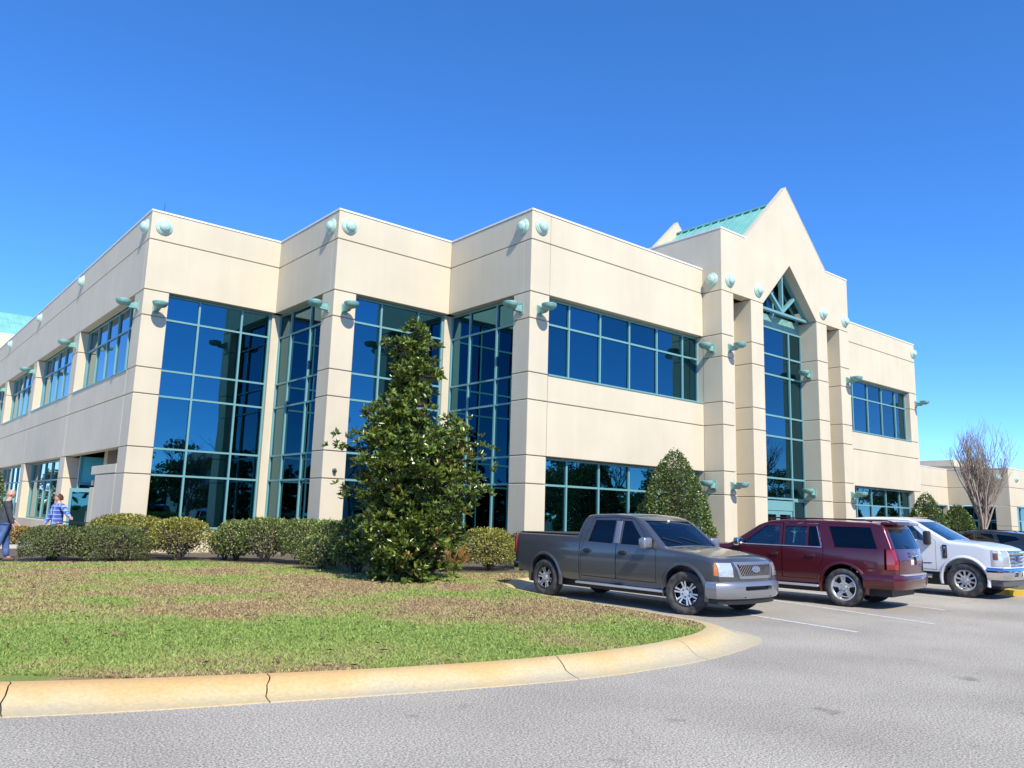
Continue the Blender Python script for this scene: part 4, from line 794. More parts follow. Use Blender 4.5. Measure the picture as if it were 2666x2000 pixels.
# trees and a house across the car park: behind the photographer, seen in the glass
def leafy_tree(pos, h, w_, label, seed, m=None, n=5000, leaf=.32, group='evergreen trees across the car park'):
    r = np.random.default_rng(seed); e = empty('evergreen_tree', pos, 0, label, 'tree', group); MB().tube([(0, 0, -.1), (.1, 0, h * .4), (0, .1, h * .85)], [.22, .17, .05], 7).build('trunk', BARK, e, True)
    K = r.normal(size=(16, 3)) * np.array([w_ * .28, w_ * .28, h * .22]) + np.array([0, 0, h * .62]); ci = r.integers(0, 16, n)
    P = K[ci] + unit(r, n) * (r.random(n) ** .4)[:, None] * np.array([w_ * .19, w_ * .19, h * .11]); leaf_cloud('crown', P, unit(r, n), leaf * (.7 + .6 * r.random(n)), leaf * (.5 + .3 * r.random(n)), m or BUSHD, e, seed=seed)
EVL = ['dark evergreen left of the white gabled house across the car park', 'dark evergreen standing closest to the left wall of the white gabled house', 'low broad evergreen in front of the white gabled house', 'tall evergreen just right of the white gabled house', 'round evergreen at the car park edge, right of the white gabled house', 'tallest evergreen of the middle group across the car park', 'low evergreen nearest the car park in the middle group', 'evergreen before the far right group of bare trees', 'small evergreen nearest the road on the right', 'tall evergreen between the two rightmost bare trees', 'evergreen at the far right by the road', 'last and widest evergreen on the far right', 'leftmost evergreen across the car park', 'evergreen second from the left across the car park', 'small evergreen nearest the left side path', 'evergreen at the far end of the left lawn', 'tall evergreen behind the left lawn', 'short evergreen by the west gable wing']
BAL = ['bare tree in front of the white gabled house', 'tall bare tree at the right corner of the white gabled house', 'bare tree in the middle group across the car park', 'tall bare tree nearest the car park on the right', 'bare tree behind the tall one on the right', 'bare tree nearest the road on the far right', 'tallest bare tree at the far right', 'short bare tree left of the white gabled house']
tl = [(14, -26, 9, 8), (20, -33, 10, 9), (25, -24, 7, 7), (44, -30, 11, 9), (52, -22, 8, 8), (61, -26, 12, 9), (70, -20, 9, 8), (80, -22, 10, 9), (90, -15, 8, 8), (98, -18, 11, 9), (108, -12, 9, 9), (120, -12, 12, 10), (-8, -30, 9, 9), (2, -32, 10, 9), (-12, 66, 8, 7), (-18, 78, 9, 8), (-9, 90, 9, 8), (-2, 84, 7, 7)]
for i, (x, y, h, w_) in enumerate(tl): leafy_tree((x, y, 0), h * .82, w_, EVL[i], 200 + i)
for i, (x, y, h) in enumerate([(30, -20, 12), (38, -26, 13), (66, -24, 13), (76, -14, 14), (86, -22, 13), (94, -10, 13), (104, -20, 15), (24, -18, 9)]):
    bare_tree('bare_tree', (x, y, 0), h, .9, BAL[i], 300 + i, BARK, BARK, 3, .4, .2, 6, .28, 'bare trees across the car park', tw=.012)
e = empty('white_house', (36, -38, 0), 0, 'white gabled building across the car park, mirrored in the left glazing', 'building')
MB().prism([(-8, 0), (8, 0), (8, 6), (0, 9.5), (-8, 6)], 1, 0, 12).build('wall', mat('white_siding', (.55, .55, .53), .8), e)
MB().prism([(-8.4, 6.0), (0, 9.7), (8.4, 6.0), (8.4, 5.8), (0, 9.5), (-8.4, 5.8)], 1, -.4, 12.6).build('roof', mat('grey_shingle', (.12, .12, .13), .9), e)
MB().box(-3, -1, 12.01, 12.1, 2, 4).box(2, 4, 12.01, 12.1, 2, 4).build('window', PANE, e)
mm = MB().tube([(27, -60, 0), (27, -60, 32)], [.25, .08], 6); 
for k in range(5): mm.tube([(26.3, -60, 20 + k * 2.2), (27.7, -60, 20 + k * 2.2)], .07, 4)
tag(mm.build('radio_mast', DARKM), 'thin radio mast across the road, mirrored in the left glazing', 'mast')
# distant tree line
def treeline(name, x0, y0, x1, y1, h, seed, lab):
    r = np.random.default_rng(seed); L = math.hypot(x1 - x0, y1 - y0); n = int(L * 60); t = r.random(n); hh = h * (.75 + .2 * np.sin(t * L * .11 + seed) + .12 * np.sin(t * L * .37)); z = r.random(n) ** .7 * hh
    P = np.stack([x0 + (x1 - x0) * t + r.normal(size=n) * 2, y0 + (y1 - y0) * t + r.normal(size=n) * 3, z], 1)
    o = leaf_cloud(name, P, unit(r, n), np.full(n, 1.5), np.full(n, 1.1), BUSHD, None, seed=seed); tag(o, lab, 'wood', kind='stuff')
treeline('far_wood', -160, -95, 240, -110, 11, 1, 'dark wood beyond the road, mirrored in the glass'); treeline('far_wood', -120, 40, -90, 180, 10, 2, 'dark wood beyond the left lawn, mirrored in the side windows')

# ------------------------------------------------------------------ vehicles
class Shape:
    seats = [(-1.35, .5), (-2.35, 1.3)]; dash = (-.62, 1.05)
def interp(pts, x): return float(np.interp(x, [p[0] for p in pts], [p[1] for p in pts]))
def arc_stations(S):
    """x stations: dense, following the top profile"""
    T = S.top; xs = []
    for (xa, za), (xb, zb) in zip(T[:-1], T[1:]):
        n = max(1, int(math.hypot(xb - xa, zb - za) / .055)); xs += [xa + (xb - xa) * i / n for i in range(n)]
    xs.append(T[-1][0]); return xs
def loft(S, off=0., xr=None, zfloor=None):
    """closed body mesh. S.top / S.bot: (x,z) polylines rear to front, S.W: (x,halfwidth), S.belt z, S.tum tumblehome, S.nose/S.tail plan curvature"""
    xs = arc_stations(S)
    if xr: xs = [x for x in xs if xr[0] < x < xr[1]]; xs = [xr[0]] + xs + [xr[1]]
    xs = sorted(set(round(x, 4) for x in xs)); rings = []
    for x in xs:
        zt = interp(S.top, x) - off; zb = (interp(S.bot, x) if zfloor is None else zfloor); W = interp(S.W, x) - off * 1.1; r_ = min(S.rad, (zt - zb) * .3)
        def hw(z):
            a = W * (1 - S.bulge * ((z - S.zc) / .5) ** 2) if z < S.belt else W * (1 - S.bulge * ((S.belt - S.zc) / .5) ** 2) - S.tum * (z - S.belt) - S.tum2 * (z - S.belt) ** 2
            if z > S.belt - .04 and z < S.belt + .12: a -= S.shoulder * min(1, (z - S.belt + .04) / .16)
            elif z >= S.belt + .12: a -= S.shoulder
            if z < S.rock: a -= S.tuck * ((S.rock - z) / .15) ** 1.3
            return max(a, .2)
        pts = []; n1 = 9; n2 = 9; zs = list(np.linspace(zb, min(S.belt - .05, zt - r_), n1)); z2 = zt - r_
        if z2 > S.belt - .05: zs += list(np.linspace(S.belt - .05, z2, n2 + 1))[1:]
        else: zs += [zs[-1] + 1e-4 * (k + 1) for k in range(n2)]
        for z in zs: pts.append((hw(z), z))
        yc = pts[-1][0] - r_; zc = zs[-1]; crown = S.crown(x) if callable(S.crown) else S.crown; crown = 0 if off and off > .02 else crown
        for k in range(1, 6):
            a = math.pi / 2 * k / 5; pts.append((yc + r_ * math.cos(a), zc + (zt - zc) * math.sin(a)))
        for k in range(1, 7): y = yc * (1 - k / 6); pts.append((y, zt + crown * (1 - (y / yc) ** 2)))
        ring = [(x, y, z) for y, z in pts] + [(x, -y, z) for y, z in pts[-2::-1]]
        rings.append(ring)
    m = len(rings[0]); mb = MB()
    for rg in rings: mb.v += rg
    for i in range(len(rings) - 1):
        for k in range(m): mb.f.append((i * m + k, i * m + (k + 1) % m, (i + 1) * m + (k + 1) % m, (i + 1) * m + k))
    def cap(i, flip):
        rg = rings[i]; cz = sum(p[2] for p in rg) / m; prev = [i * m + k for k in range(m)]
        for s in (.85, .65, .45, .25):
            st = len(mb.v); mb.v += [(p[0], p[1] * s, cz + (p[2] - cz) * s) for p in rg]; cur = [st + k for k in range(m)]
            for k in range(m): q = (prev[k], prev[(k + 1) % m], cur[(k + 1) % m], cur[k]); mb.f.append(q[::-1] if flip else q)
            prev = cur
        c = len(mb.v); mb.v.append((rg[0][0], 0, cz))
        for k in range(m): q = (prev[k], prev[(k + 1) % m], c); mb.f.append(q[::-1] if flip else q)
    cap(0, True); cap(len(rings) - 1, False)
    if not xr: mb.v = [warp(S, p) for p in mb.v]
    else: mb.v = [warp(S, p) for p in mb.v]
    return mb.mesh('loft')
def warp(S, p):
    x, y, z = p; W = S.W0
    if x > S.nose[0]: t = min(1., (x - S.nose[0]) / (S.xf - S.nose[0])); x -= S.nose[1] * t * t * min(1.3, abs(y) / W) ** 2.6; x -= S.rake * t * t * max(0, z - .75)
    if x < S.tail[0]: t = min(1., (S.tail[0] - x) / (S.tail[0] - S.xr)); x += S.tail[1] * t * t * min(1.3, abs(y) / W) ** 3
    return (x, y, z)
def pz(poly, y0, y1): return MB().prism(poly, 1, y0, y1).mesh('p')      # side view polygon (x,z)
def px(poly, x0, x1): return MB().prism(poly, 0, x0, x1).mesh('p')      # front view polygon (y,z)
def join(meshes):
    mb = MB()
    for me in meshes:
        n = len(mb.v); mb.v += [tuple(v.co) for v in me.vertices]; mb.f += [tuple(i + n for i in p.vertices) for p in me.polygons]
    me = bpy.data.meshes.new('j'); me.from_pydata(mb.v, [], mb.f); return me
def grow_poly(poly, d):
    c = Vector((sum(p[0] for p in poly) / len(poly), sum(p[1] for p in poly) / len(poly))); n = len(poly); out = []; P = [Vector(p) for p in poly]
    area = sum(P[i].x * P[(i + 1) % n].y - P[(i + 1) % n].x * P[i].y for i in range(n)); sg = 1 if area > 0 else -1
    for i in range(n):
        a, b, c_ = P[i - 1], P[i], P[(i + 1) % n]; e1 = (b - a).normalized(); e2 = (c_ - b).normalized(); n1 = Vector((e1.y, -e1.x)) * sg; n2 = Vector((e2.y, -e2.x)) * sg
        bis = (n1 + n2); bis = bis / max(.35, bis.dot(n1)); out.append(tuple(b + bis * d))
    return out
def mirror_poly(poly): return [(-y, z) for y, z in poly][::-1]
SM = 32
def put(name, me, m, parent, angle=SM): return link(name, me, m, parent, True, angle)

def wheel(parent, x, y, r, w_, rim_r, spokes, steer=0, style='double', rim_m=ALU):
    """wheel > tyre, rim; hub axis along local Y, outer face towards sign(y)"""
    e = bpy.data.objects.new('wheel', None); COL.objects.link(e); e.parent = parent; e.location = (x, y, r); e.empty_display_size = .2
    s = 1 if y > 0 else -1; e.rotation_euler = (0, 0, (0 if s > 0 else math.pi) + steer)
    mt = Matrix.Rotation(-math.pi / 2, 4, 'X'); h = w_ / 2
    prof = [(rim_r + .005, -h * .8), (rim_r + .03, -h * .95), (r - .07, -h), (r - .025, -h * .93), (r - .005, -h * .78), (r, -h * .6), (r, -h * .25), (r - .012, -h * .22), (r - .012, -h * .16), (r, -h * .13), (r, h * .13), (r - .012, h * .16), (r - .012, h * .22), (r, h * .25), (r, h * .6), (r - .005, h * .78), (r - .025, h * .93), (r - .07, h), (rim_r + .03, h * .95), (rim_r + .005, h * .8)]
    put('tyre', MB().lathe(prof, 44, mt, close=True).mesh(), RUB, e, 40)
    put('rim_barrel', MB().lathe([(rim_r - .005, -h * .8), (rim_r + .008, -h * .8), (rim_r + .008, h * .84), (rim_r - .012, h * .86), (rim_r - .025, h * .7), (rim_r - .03, h * .2), (rim_r - .03, -h * .6)], 44, mt, close=True).mesh(), DARKM if style == 'black' else rim_m, e, 40)
    put('brake_disc', MB().lathe([(.001, -.02), (rim_r * .72, -.02), (rim_r * .72, .0), (.001, .0)], 24, mt).mesh(), DARKM, e, 40)
    rm = MB(); bk = MB()
    yo = h * .72
    def spoke(a, w0, w1, r0, r1, d0, d1, mbx, th=.03):
        c, s_ = math.cos(a), math.sin(a); v = []
        for rr, ww, dd in ((r0, w0, d0), (r1, w1, d1)):
            for u, dz in ((-ww, 0), (ww, 0), (ww, -th), (-ww, -th)): v.append((c * rr - s_ * u, dd + dz, s_ * rr + c * u))
        mbx.add(v, [(0, 1, 2, 3), (4, 7, 6, 5), (0, 4, 5, 1), (1, 5, 6, 2), (2, 6, 7, 3), (3, 7, 4, 0)])
    for k in range(spokes):
        a = 2 * math.pi * k / spokes + .26
        if style in ('double', 'black'):
            for sgn in (-1, 1): spoke(a + sgn * .16, .011, .017, rim_r * .26, rim_r * .97, yo - .015, yo, rm, .022)
            spoke(a, .036, .05, rim_r * .2, rim_r * .95, yo - .03, yo - .014, bk, .02)
        elif style == 'wide': spoke(a, .026, .062, rim_r * .15, rim_r * .96, yo - .02, yo - .004, rm, .04)
        else: spoke(a, .020, .024, rim_r * .2, rim_r * .97, yo - .02, yo, rm, .03)
    rm.lathe([(rim_r - .030, yo - .025), (rim_r - .006, yo - .002), (rim_r + .006, yo + .006), (rim_r + .006, yo - .02)], 44, mt, close=True)
    rm.lathe([(.001, yo + .012), (.055, yo + .010), (.062, yo - .01), (.062, yo - .04)], 20, mt)
    for k in range(6): a = 2 * math.pi * k / 6; rm.lathe([(.001, yo + .006), (.011, yo + .004), (.012, yo - .03)], 6, Matrix.Translation((math.cos(a) * .09, 0, math.sin(a) * .09)) @ mt)
    rm.lathe([(.075, yo - .03), (.12, yo - .022), (.12, yo - .04), (.075, yo - .04)], 24, mt, close=True)
    put('rim', rm.mesh(), rim_m, e, 30)
    if bk.v: put('spoke_inlay', bk.mesh(), DARKM, e, 30)
    return e

def sweep(path, prof):
    """path: (x,y) points in plan; prof: closed (out,z) section"""
    P = [Vector(p) for p in path]; n = len(P); m = len(prof); mb = MB()
    for i in range(n):
        t = (P[min(i + 1, n - 1)] - P[max(i - 1, 0)]).normalized(); nr = Vector((t.y, -t.x))
        for o_, z in prof: mb.v.append((P[i].x + nr.x * o_, P[i].y + nr.y * o_, z))
    for i in range(n - 1):
        for k in range(m): mb.f.append((i * m + k, i * m + (k + 1) % m, (i + 1) * m + (k + 1) % m, (i + 1) * m + k))
    mb.f.append(tuple(range(m))); mb.f.append(tuple((n - 1) * m + k for k in range(m))[::-1]); return mb
def rbox(cx, cy, cz, sx, sy, sz, bev=.02, seg=3):
    me = MB().box(cx - sx / 2, cx + sx / 2, cy - sy / 2, cy + sy / 2, cz - sz / 2, cz + sz / 2).mesh(); bm = bmesh.new(); bm.from_mesh(me)
    bmesh.ops.bevel(bm, geom=list(bm.edges), offset=bev, segments=seg, affect='EDGES', profile=.5); bm.to_mesh(me); bm.free(); return me
def bumper_path(S, xo, inset, back, n=13, front=True):
    W = S.W0 - inset; pts = []
    kk = S.nose[1] if front else S.tail[1]; pw = 2.6 if front else 3; sg = 1 if front else -1
    for y in np.linspace(-W, W, n): pts.append((sg * (xo - kk * (abs(y) / S.W0) ** pw - (.05 if abs(y) > W - .01 else 0)), y))
    pts = [(pts[0][0] - sg * back, -W - .012)] + pts + [(pts[-1][0] - sg * back, W + .012)]
    return pts if front else pts[::-1]
def arc_poly(cx, cz, r, n=22, zb=0.):
    """wheel opening as side polygon"""
    pts = [(cx + r * math.cos(a), cz + r * math.sin(a)) for a in np.linspace(-.35, math.pi + .35, n)]; return pts + [(cx - r * .97, zb), (cx + r * .97, zb)]
def flare(parent, S, cx, cz, r, yside, m, th=.045, out=.02):
    mb = MB(); n = 22; sg = 1 if yside > 0 else -1; y = abs(yside)
    for a in np.linspace(-.28, math.pi + .28, n):
        c, s = math.cos(a), math.sin(a)
        for dr, dy in ((0, -.06), (0, out), (th * .45, out + .006), (th, out - .006), (th * 1.5, -.02)): mb.v.append((cx + (r + dr) * c, sg * (y + dy - S.bulge * S.W0 * ((cz + r * s - S.zc) / .5) ** 2), cz + (r + dr) * s))
    for i in range(n - 1):
        for k in range(4): mb.f.append((i * 5 + k, i * 5 + k + 1, i * 5 + 6 + k, i * 5 + 5 + k))
    put('wheel_arch', mb.mesh(), m, parent, 50)

def vehicle(S, e):
    """shared carving: body, doors, glass, wheel arches, cabin"""
    solid = loft(S); cab = loft(S, .05, S.cab, S.floor); gl = loft(S, .016)
    cut = [cab]
    arches = [pz(arc_poly(cx, S.wr + .03, S.ar), -1.3, 1.3) for cx in (0, -S.wb)]
    # keep the arches as side pockets
    arches = []
    for cx in (0, -S.wb):
        for s in (-1, 1): arches.append(pz(arc_poly(cx, S.wr + .03, S.ar, zb=.1), s * 1.4 if s > 0 else -1.4, s * .52))
    shell = boolean(solid, cab, 'DIFFERENCE'); shell = boolean(shell, join(arches), 'DIFFERENCE')
    pieces = []; cutters = []
    for nm, kind, poly, lim, m in S.glass:
        pr = pz(poly, lim[0], lim[1]) if kind == 'side' else px(poly, lim[0], lim[1]); cutters.append(pr)
        g = boolean(gl, pr, 'INTERSECT'); g = boolean(g, cab, 'DIFFERENCE'); put(nm, g, m, e, 25)
    shell = boolean(shell, join(cutters), 'DIFFERENCE')
    # doors, both sides
    dcut = []
    for poly in S.doors:
        for s in (1, -1):
            pr = pz(poly, s * .45, s * 1.5); d = boolean(shell, pr, 'INTERSECT'); o = put('door', d, S.paint, e, SM); xs = [p[0] for p in poly]
            hx = min(p[0] for p in poly if p[1] < .9) + .17; yy = S.W0 * (1 - S.bulge * ((S.hz - S.zc) / .5) ** 2)
            hnd = put('handle', rbox(0, 0, 0, .20, .035, .045, .014), S.handle, o, 40); hnd.location = (hx, s * (yy + .022), S.hz)
            hb = put('handle_recess', rbox(0, 0, 0, .15, .012, .09, .005), BLK, o, 40); hb.location = (hx, s * (yy - .001), S.hz - .005)
            dcut.append(pz(grow_poly(poly, .011), s * .44, s * 1.5))
    if dcut: shell = boolean(shell, join(dcut), 'DIFFERENCE')
    cuts = []
    for nm, kind, poly, lim, m, gap in S.flush:
        polys = [(poly, lim)]
        if kind == 'front2': polys = [(poly, lim), (mirror_poly(poly), lim)]
        for pl, lm in polys:
            pr = px(pl, lm[0], lm[1]) if kind.startswith('front') else pz(pl, lm[0], lm[1])
            o = put(nm, boolean(shell, pr, 'INTERSECT'), m, e, 35)
            g = grow_poly(pl, gap); cuts.append(px(g, lm[0] - .002, lm[1] + .05) if kind.startswith('front') else pz(g, lm[0], lm[1]))
    for c in S.cuts: cuts.append(c)
    for c in cuts: shell = boolean(shell, c, 'DIFFERENCE')
    put('body', shell, S.paint, e, SM)
    for cx in (0, -S.wb):
        for s in (-1, 1):
            if S.flare: flare(e, S, cx, S.wr + .03, S.ar - .004, s * S.W0, S.paint, .05, S.flare)
    # dark wheel wells, floor and chassis; chassis hung low to darken the ground beneath
    mb = MB(); mb.box(S.xr + .25, S.xf - .25, -.72, .72, .26, .46).box(S.cab[0], S.cab[1], -.8, .8, .47, S.floor - .01); mb.build('chassis', BLK, e)
    for cx in (0, -S.wb):
        MB().tube([(cx, -S.W0 + .2, S.wr), (cx, S.W0 - .2, S.wr)], .05, 8).build('axle', BLK, e)
    # interior
    for sx_, w_ in S.seats:
        for yy in ((.38, -.38) if w_ < 1 else (0,)):
            ww = .48 if w_ < 1 else 1.3; st = put('seat', rbox(sx_ + .22, yy, S.floor + .33, .5, ww, .16, .04), S.intm, e); b = put('seat_back', rbox(0, 0, .30, .13, ww, .62, .05), S.intm, st); b.location = (sx_ - .03, yy, S.floor + .34); b.rotation_euler = (0, -.2, 0)
            h_ = put('headrest', rbox(0, 0, 0, .09, .26 if w_ < 1 else .9, .15, .03), S.intm, st); h_.location = (sx_ - .20, yy, S.floor + 1.04)
    put('dashboard', rbox(S.dash[0], 0, S.dash[1], .42, 1.42, .26, .06), INT, e)
    tor = MB().lathe([(.185 + .016 * math.cos(a), .016 * math.sin(a)) for a in np.linspace(0, 5.5, 8)], 28, Matrix.Rotation(math.radians(-68), 4, 'Y'), close=True); tor.lathe([(.001, -.02), (.06, -.02), (.06, .02), (.001, .02)], 12, Matrix.Rotation(math.radians(-68), 4, 'Y'))
    sw = put('steering_wheel', tor.mesh(), INT, e, 50); sw.location = (S.dash[0] - .36, .38, S.dash[1] + .08)
def place(e, axle, heading, sc_=1.): e.scale = (sc_,) * 3; e.location = (axle[0], axle[1], 0); e.rotation_euler = (0, 0, math.radians(heading))
def mirrors(e, x, y, z, m, sx_=.16, sy=.26, sz=.22):
    for s in (-1, 1):
        o = put('wing_mirror', rbox(0, 0, 0, sx_, sy, sz, .045, 4), m, e); o.location = (x, s * (y + sy / 2 + .03), z); o.rotation_euler = (0, 0, s * -.12)
        g = put('mirror_glass', rbox(-sx_ / 2 - .003, 0, 0, .012, sy * .82, sz * .8, .004), CHR, o); a = put('mirror_arm', rbox(0, -s * (sy / 2 + .03), -sz * .25, .07, .12, .06, .02), m, o)
def plate(e, x, y, z, ry, facing, m_t):
    p = put('number_plate', rbox(0, 0, 0, .012, .31, .16, .004), mat('plate_white', (.7, .72, .7), .4), e); p.location = (x, y, z); p.rotation_euler = (0, ry, 0)
    return p
def text_part(name, txt, size, m, parent, loc, rot, ext=.004):
    c = bpy.data.curves.new(name, 'FONT'); c.body = txt; c.size = size; c.extrude = ext; c.align_x = 'CENTER'; c.align_y = 'CENTER'
    t = bpy.data.objects.new('t', c); COL.objects.link(t); dg = bpy.context.evaluated_depsgraph_get(); dg.update(); me = bpy.data.meshes.new_from_object(t.evaluated_get(dg)); bpy.data.objects.remove(t)
    o = link(name, me, m, parent); o.location = loc; o.rotation_euler = rot; return o

# ---- dark grey crew-cab pickup
def grey_pickup():
    e = empty('pickup_truck', (0, 0, 0), 0, 'dark grey crew-cab pickup parked nose out beside the kerb', 'pickup truck')
    S = Shape(); S.wb = 3.80; S.wr = .395; S.ar = .475; S.xf = .93; S.xr = -4.82; S.W0 = .985; S.belt = 1.20; S.tum = .20; S.tum2 = .12; S.bulge = .035; S.zc = .82; S.shoulder = .015; S.rock = .60; S.tuck = .03; S.rad = .07
    S.top = [(-4.82, 1.30), (-4.76, 1.345), (-2.86, 1.34), (-2.84, 1.33), (-2.80, 1.42), (-2.70, 1.70), (-2.62, 1.775), (-2.45, 1.80), (-1.9, 1.815), (-1.45, 1.80), (-1.26, 1.75), (-1.05, 1.63), (-.54, 1.215), (-.45, 1.185), (.2, 1.125), (.6, 1.07), (.80, 1.02), (.89, .96), (.93, .86)]
    S.bot = [(-4.82, .52), (-3, .42), (.5, .41), (.93, .5)]; S.W = [(-4.82, .965), (-4.7, .985), (.4, .985), (.75, .965), (.93, .93)]; S.crown = lambda x: .045 if x > -.35 else (.03 if x > -2.8 else .004)
    S.nose = (.1, .20); S.tail = (-4.5, .03); S.rake = .10; S.cab = (-2.70, -.58); S.dash = (-.80, 1.05); S.floor = .62; S.paint = P_GREY; S.handle = BLK; S.hz = 1.045; S.flare = .018; S.intm = INT
    fd = [(-.66, .53), (-.66, 1.12), (-.80, 1.235), (-1.26, 1.68), (-1.33, 1.72), (-1.68, 1.74), (-1.68, .53)]
    rd = [(-1.70, .53), (-1.70, 1.755), (-2.42, 1.72), (-2.62, 1.22), (-2.66, 1.05), (-2.66, .53)]
    fw = [(-.92, 1.215), (-1.58, 1.215), (-1.58, 1.68), (-1.38, 1.68)]; rw = [(-1.80, 1.215), (-2.50, 1.235), (-2.38, 1.68), (-1.80, 1.69)]
    S.doors = [fd, rd]
    ws = [(-.80, 1.19), (.80, 1.19), (.70, 1.70), (-.70, 1.70)]; rg = [(-.58, 1.42), (.58, 1.42), (.52, 1.68), (-.52, 1.68)]
    S.glass = [('windscreen', 'front', ws, (-1.19, -.50), GLC), ('rear_window', 'front', rg, (-2.95, -2.6), GLD)]
    for s in (1, -1): S.glass += [('side_window', 'side', fw, (s * .4, s * 1.3), GLD), ('side_window', 'side', rw, (s * .4, s * 1.3), GLD)]
    # flush lamps and grille surround
    gr = [(-.50, .70), (.50, .70), (.60, .985), (.585, 1.005), (-.585, 1.005), (-.60, .985)]; gi = grow_poly(gr, -.055)
    hl = [(.635, .735), (.97, .745), (.98, .96), (.955, .985), (.64, .985)]
    S.flush = [('headlight', 'front2', [(.635, .735), (.925, .74), (.925, .985), (.64, .985)], (.60, 1.2), LENS, .006), ('indicator', 'front2', [(.935, .755), (1.1, .77), (1.1, .955), (.935, .98)], (.66, 1.2), AMB, .005)]
    S.cuts = [px(grow_poly(gr, .004), .70, 1.2), pz([(-2.715, .45), (-2.735, .45), (-2.735, 1.36), (-2.715, 1.36)], .88, 1.2), pz([(-2.715, .45), (-2.735, .45), (-2.735, 1.36), (-2.715, 1.36)], -1.2, -.88),
              px([(-.80, .40), (.80, .40), (.80, .56), (-.80, .56)], .6, 1.2), pz([(-4.9, 1.375), (-4.9, 1.35), (-2.9, 1.35), (-2.9, 1.375)], -.9, .9)]
    # tail lamps (side + rear corner)
    vehicle(S, e)
    for s in (1, -1): put('tail_light', rbox(-4.80, s * .915, 1.08, .07, .12, .42, .02), TAIL, e)
    # grille: surround, lattice, badge
    so_, si_ = px(gr, .5, 1.2), px(gi, .4, 1.3); sol = loft(S); ring = boolean(boolean(sol, so_, 'INTERSECT'), si_, 'DIFFERENCE'); o = put('grille', ring, P_SILV, e, 35); o.location = (.012, 0, 0)
    lat = MB()
    for k in range(-18, 19):
        for sg in (-1, 1):
            y0 = k * .066; za, zb_ = .745, .975; ya = y0 - sg * .115; yb = y0 + sg * .115
            pts = []
            for t in np.linspace(0, 1, 5):
                y = ya + (yb - ya) * t; z = za + (zb_ - za) * t; lim = .455 + (z - .745) * .36
                if abs(y) <= lim: pts.append(warp(S, (.905, y, z)))
            if len(pts) > 1: lat.tube(pts, .005, 4)
    put('grille_mesh', lat.mesh(), mat('grey_grille_bar', (.10, .10, .105), .4, .3), o, 60)
    MB().box(.66, .70, -.62, .62, .6, 1.05).build('grille_backing', BLK, o)
    bd = MB().lathe([(.001, .018), (.8, .016), (.93, .014), (1, .004), (1, -.01)], 32, Matrix.Translation((.905, 0, .865)) @ Matrix.Rotation(math.pi / 2, 4, 'Y') @ Matrix.Diagonal((.062, .13, 1, 1))); b_ = put('badge', bd.mesh(), mat('badge_silver_blue', (.35, .42, .52), .25, .7), o, 40)
    text_part('badge_lettering', 'Ford', .075, CHR, o, (.93, 0, .862), (math.pi / 2, 0, math.pi / 2), .002)
    # bumpers
    prof = [(-.10, .36), (-.015, .35), (.02, .40), (.035, .50), (.035, .59), (.01, .635), (-.03, .655), (-.12, .65)]
    bp = sweep(bumper_path(S, .965, .02, .22), prof).mesh(); slot = rbox(.95, 0, .535, .22, .86, .075, .03)
    o = put('front_bumper', boolean(bp, slot, 'DIFFERENCE'), P_SILV, e, 35); put('bumper_slot', rbox(.86, 0, .53, .05, .95, .11, .01), BLK, o)
    put('air_dam', sweep(bumper_path(S, .90, .10, .3), [(-.05, .25), (0, .25), (.01, .37), (-.05, .37)]).mesh(), BLK, e)
    for s in (-1, 1):
        t = put('tow_hook', rbox(.90, s * .40, .40, .12, .05, .07, .02), BLK, e)
    put('rear_bumper', sweep(bumper_path(S, 4.88, .01, .16, front=False), [(-.12, .48), (0, .48), (.02, .55), (.02, .66), (-.02, .69), (-.12, .69)]).mesh(), CHR, e, 35)
    put('tonneau_cover', rbox(-3.80, 0, 1.36, 1.85, 1.74, .03, .012), BLK, e)
    for s in (-1, 1):
        put('running_board', rbox(-1.62, s * .97, .38, 2.35, .11, .045, .02), ALU, e)
        put('side_badge', rbox(-.42, s * .972, .985, .24, .014, .05, .004), mat('badge_blue', (.25, .30, .40), .3, .6), e)
        put('body_trim', rbox(-1.74, s * .865, 1.455, .10, .03, .44, .01), mat('pale_pillar_tape', (.33, .34, .36), .4), e) if False else None
        pl = put('door_pillar', rbox(0, 0, 0, .15, .012, .46, .005), mat('pale_door_pillar', (.22, .24, .28), .4, .3), e); pl.location = (-1.69, s * .9, 1.45); pl.rotation_euler = (s * .245, 0, 0)
    mirrors(e, -.80, .93, 1.27, P_SILV, .15, .27, .21)
    wip = MB().tube([(-.58, .35, 1.275), (-.72, -.15, 1.39)], .009, 5).tube([(-.58, -.25, 1.275), (-.72, -.70, 1.38)], .009, 5); wip.build('wiper', BLK, e)
    st = put('windscreen_sticker', rbox(-1.10, -.02, 1.70, .02, .06, .04, .004), mat('sticker_white', (.7, .7, .7), .5), e)
    for cx, st_ in ((0, math.radians(20)), (-S.wb, 0)):
        for s in (-1, 1): wheel(e, cx, s * (.985 - .135), .395, .27, .245, 6, st_, 'black')
    return e, S
tr, S1 = grey_pickup()
hd = math.radians(-95.5); nose = Vector((10.83, 8.42)); side = Vector((math.cos(hd + math.pi / 2), math.sin(hd + math.pi / 2)))   # right wheel contact -> axle centre
place(tr, (12.4, 8.93), -89.6, .94)

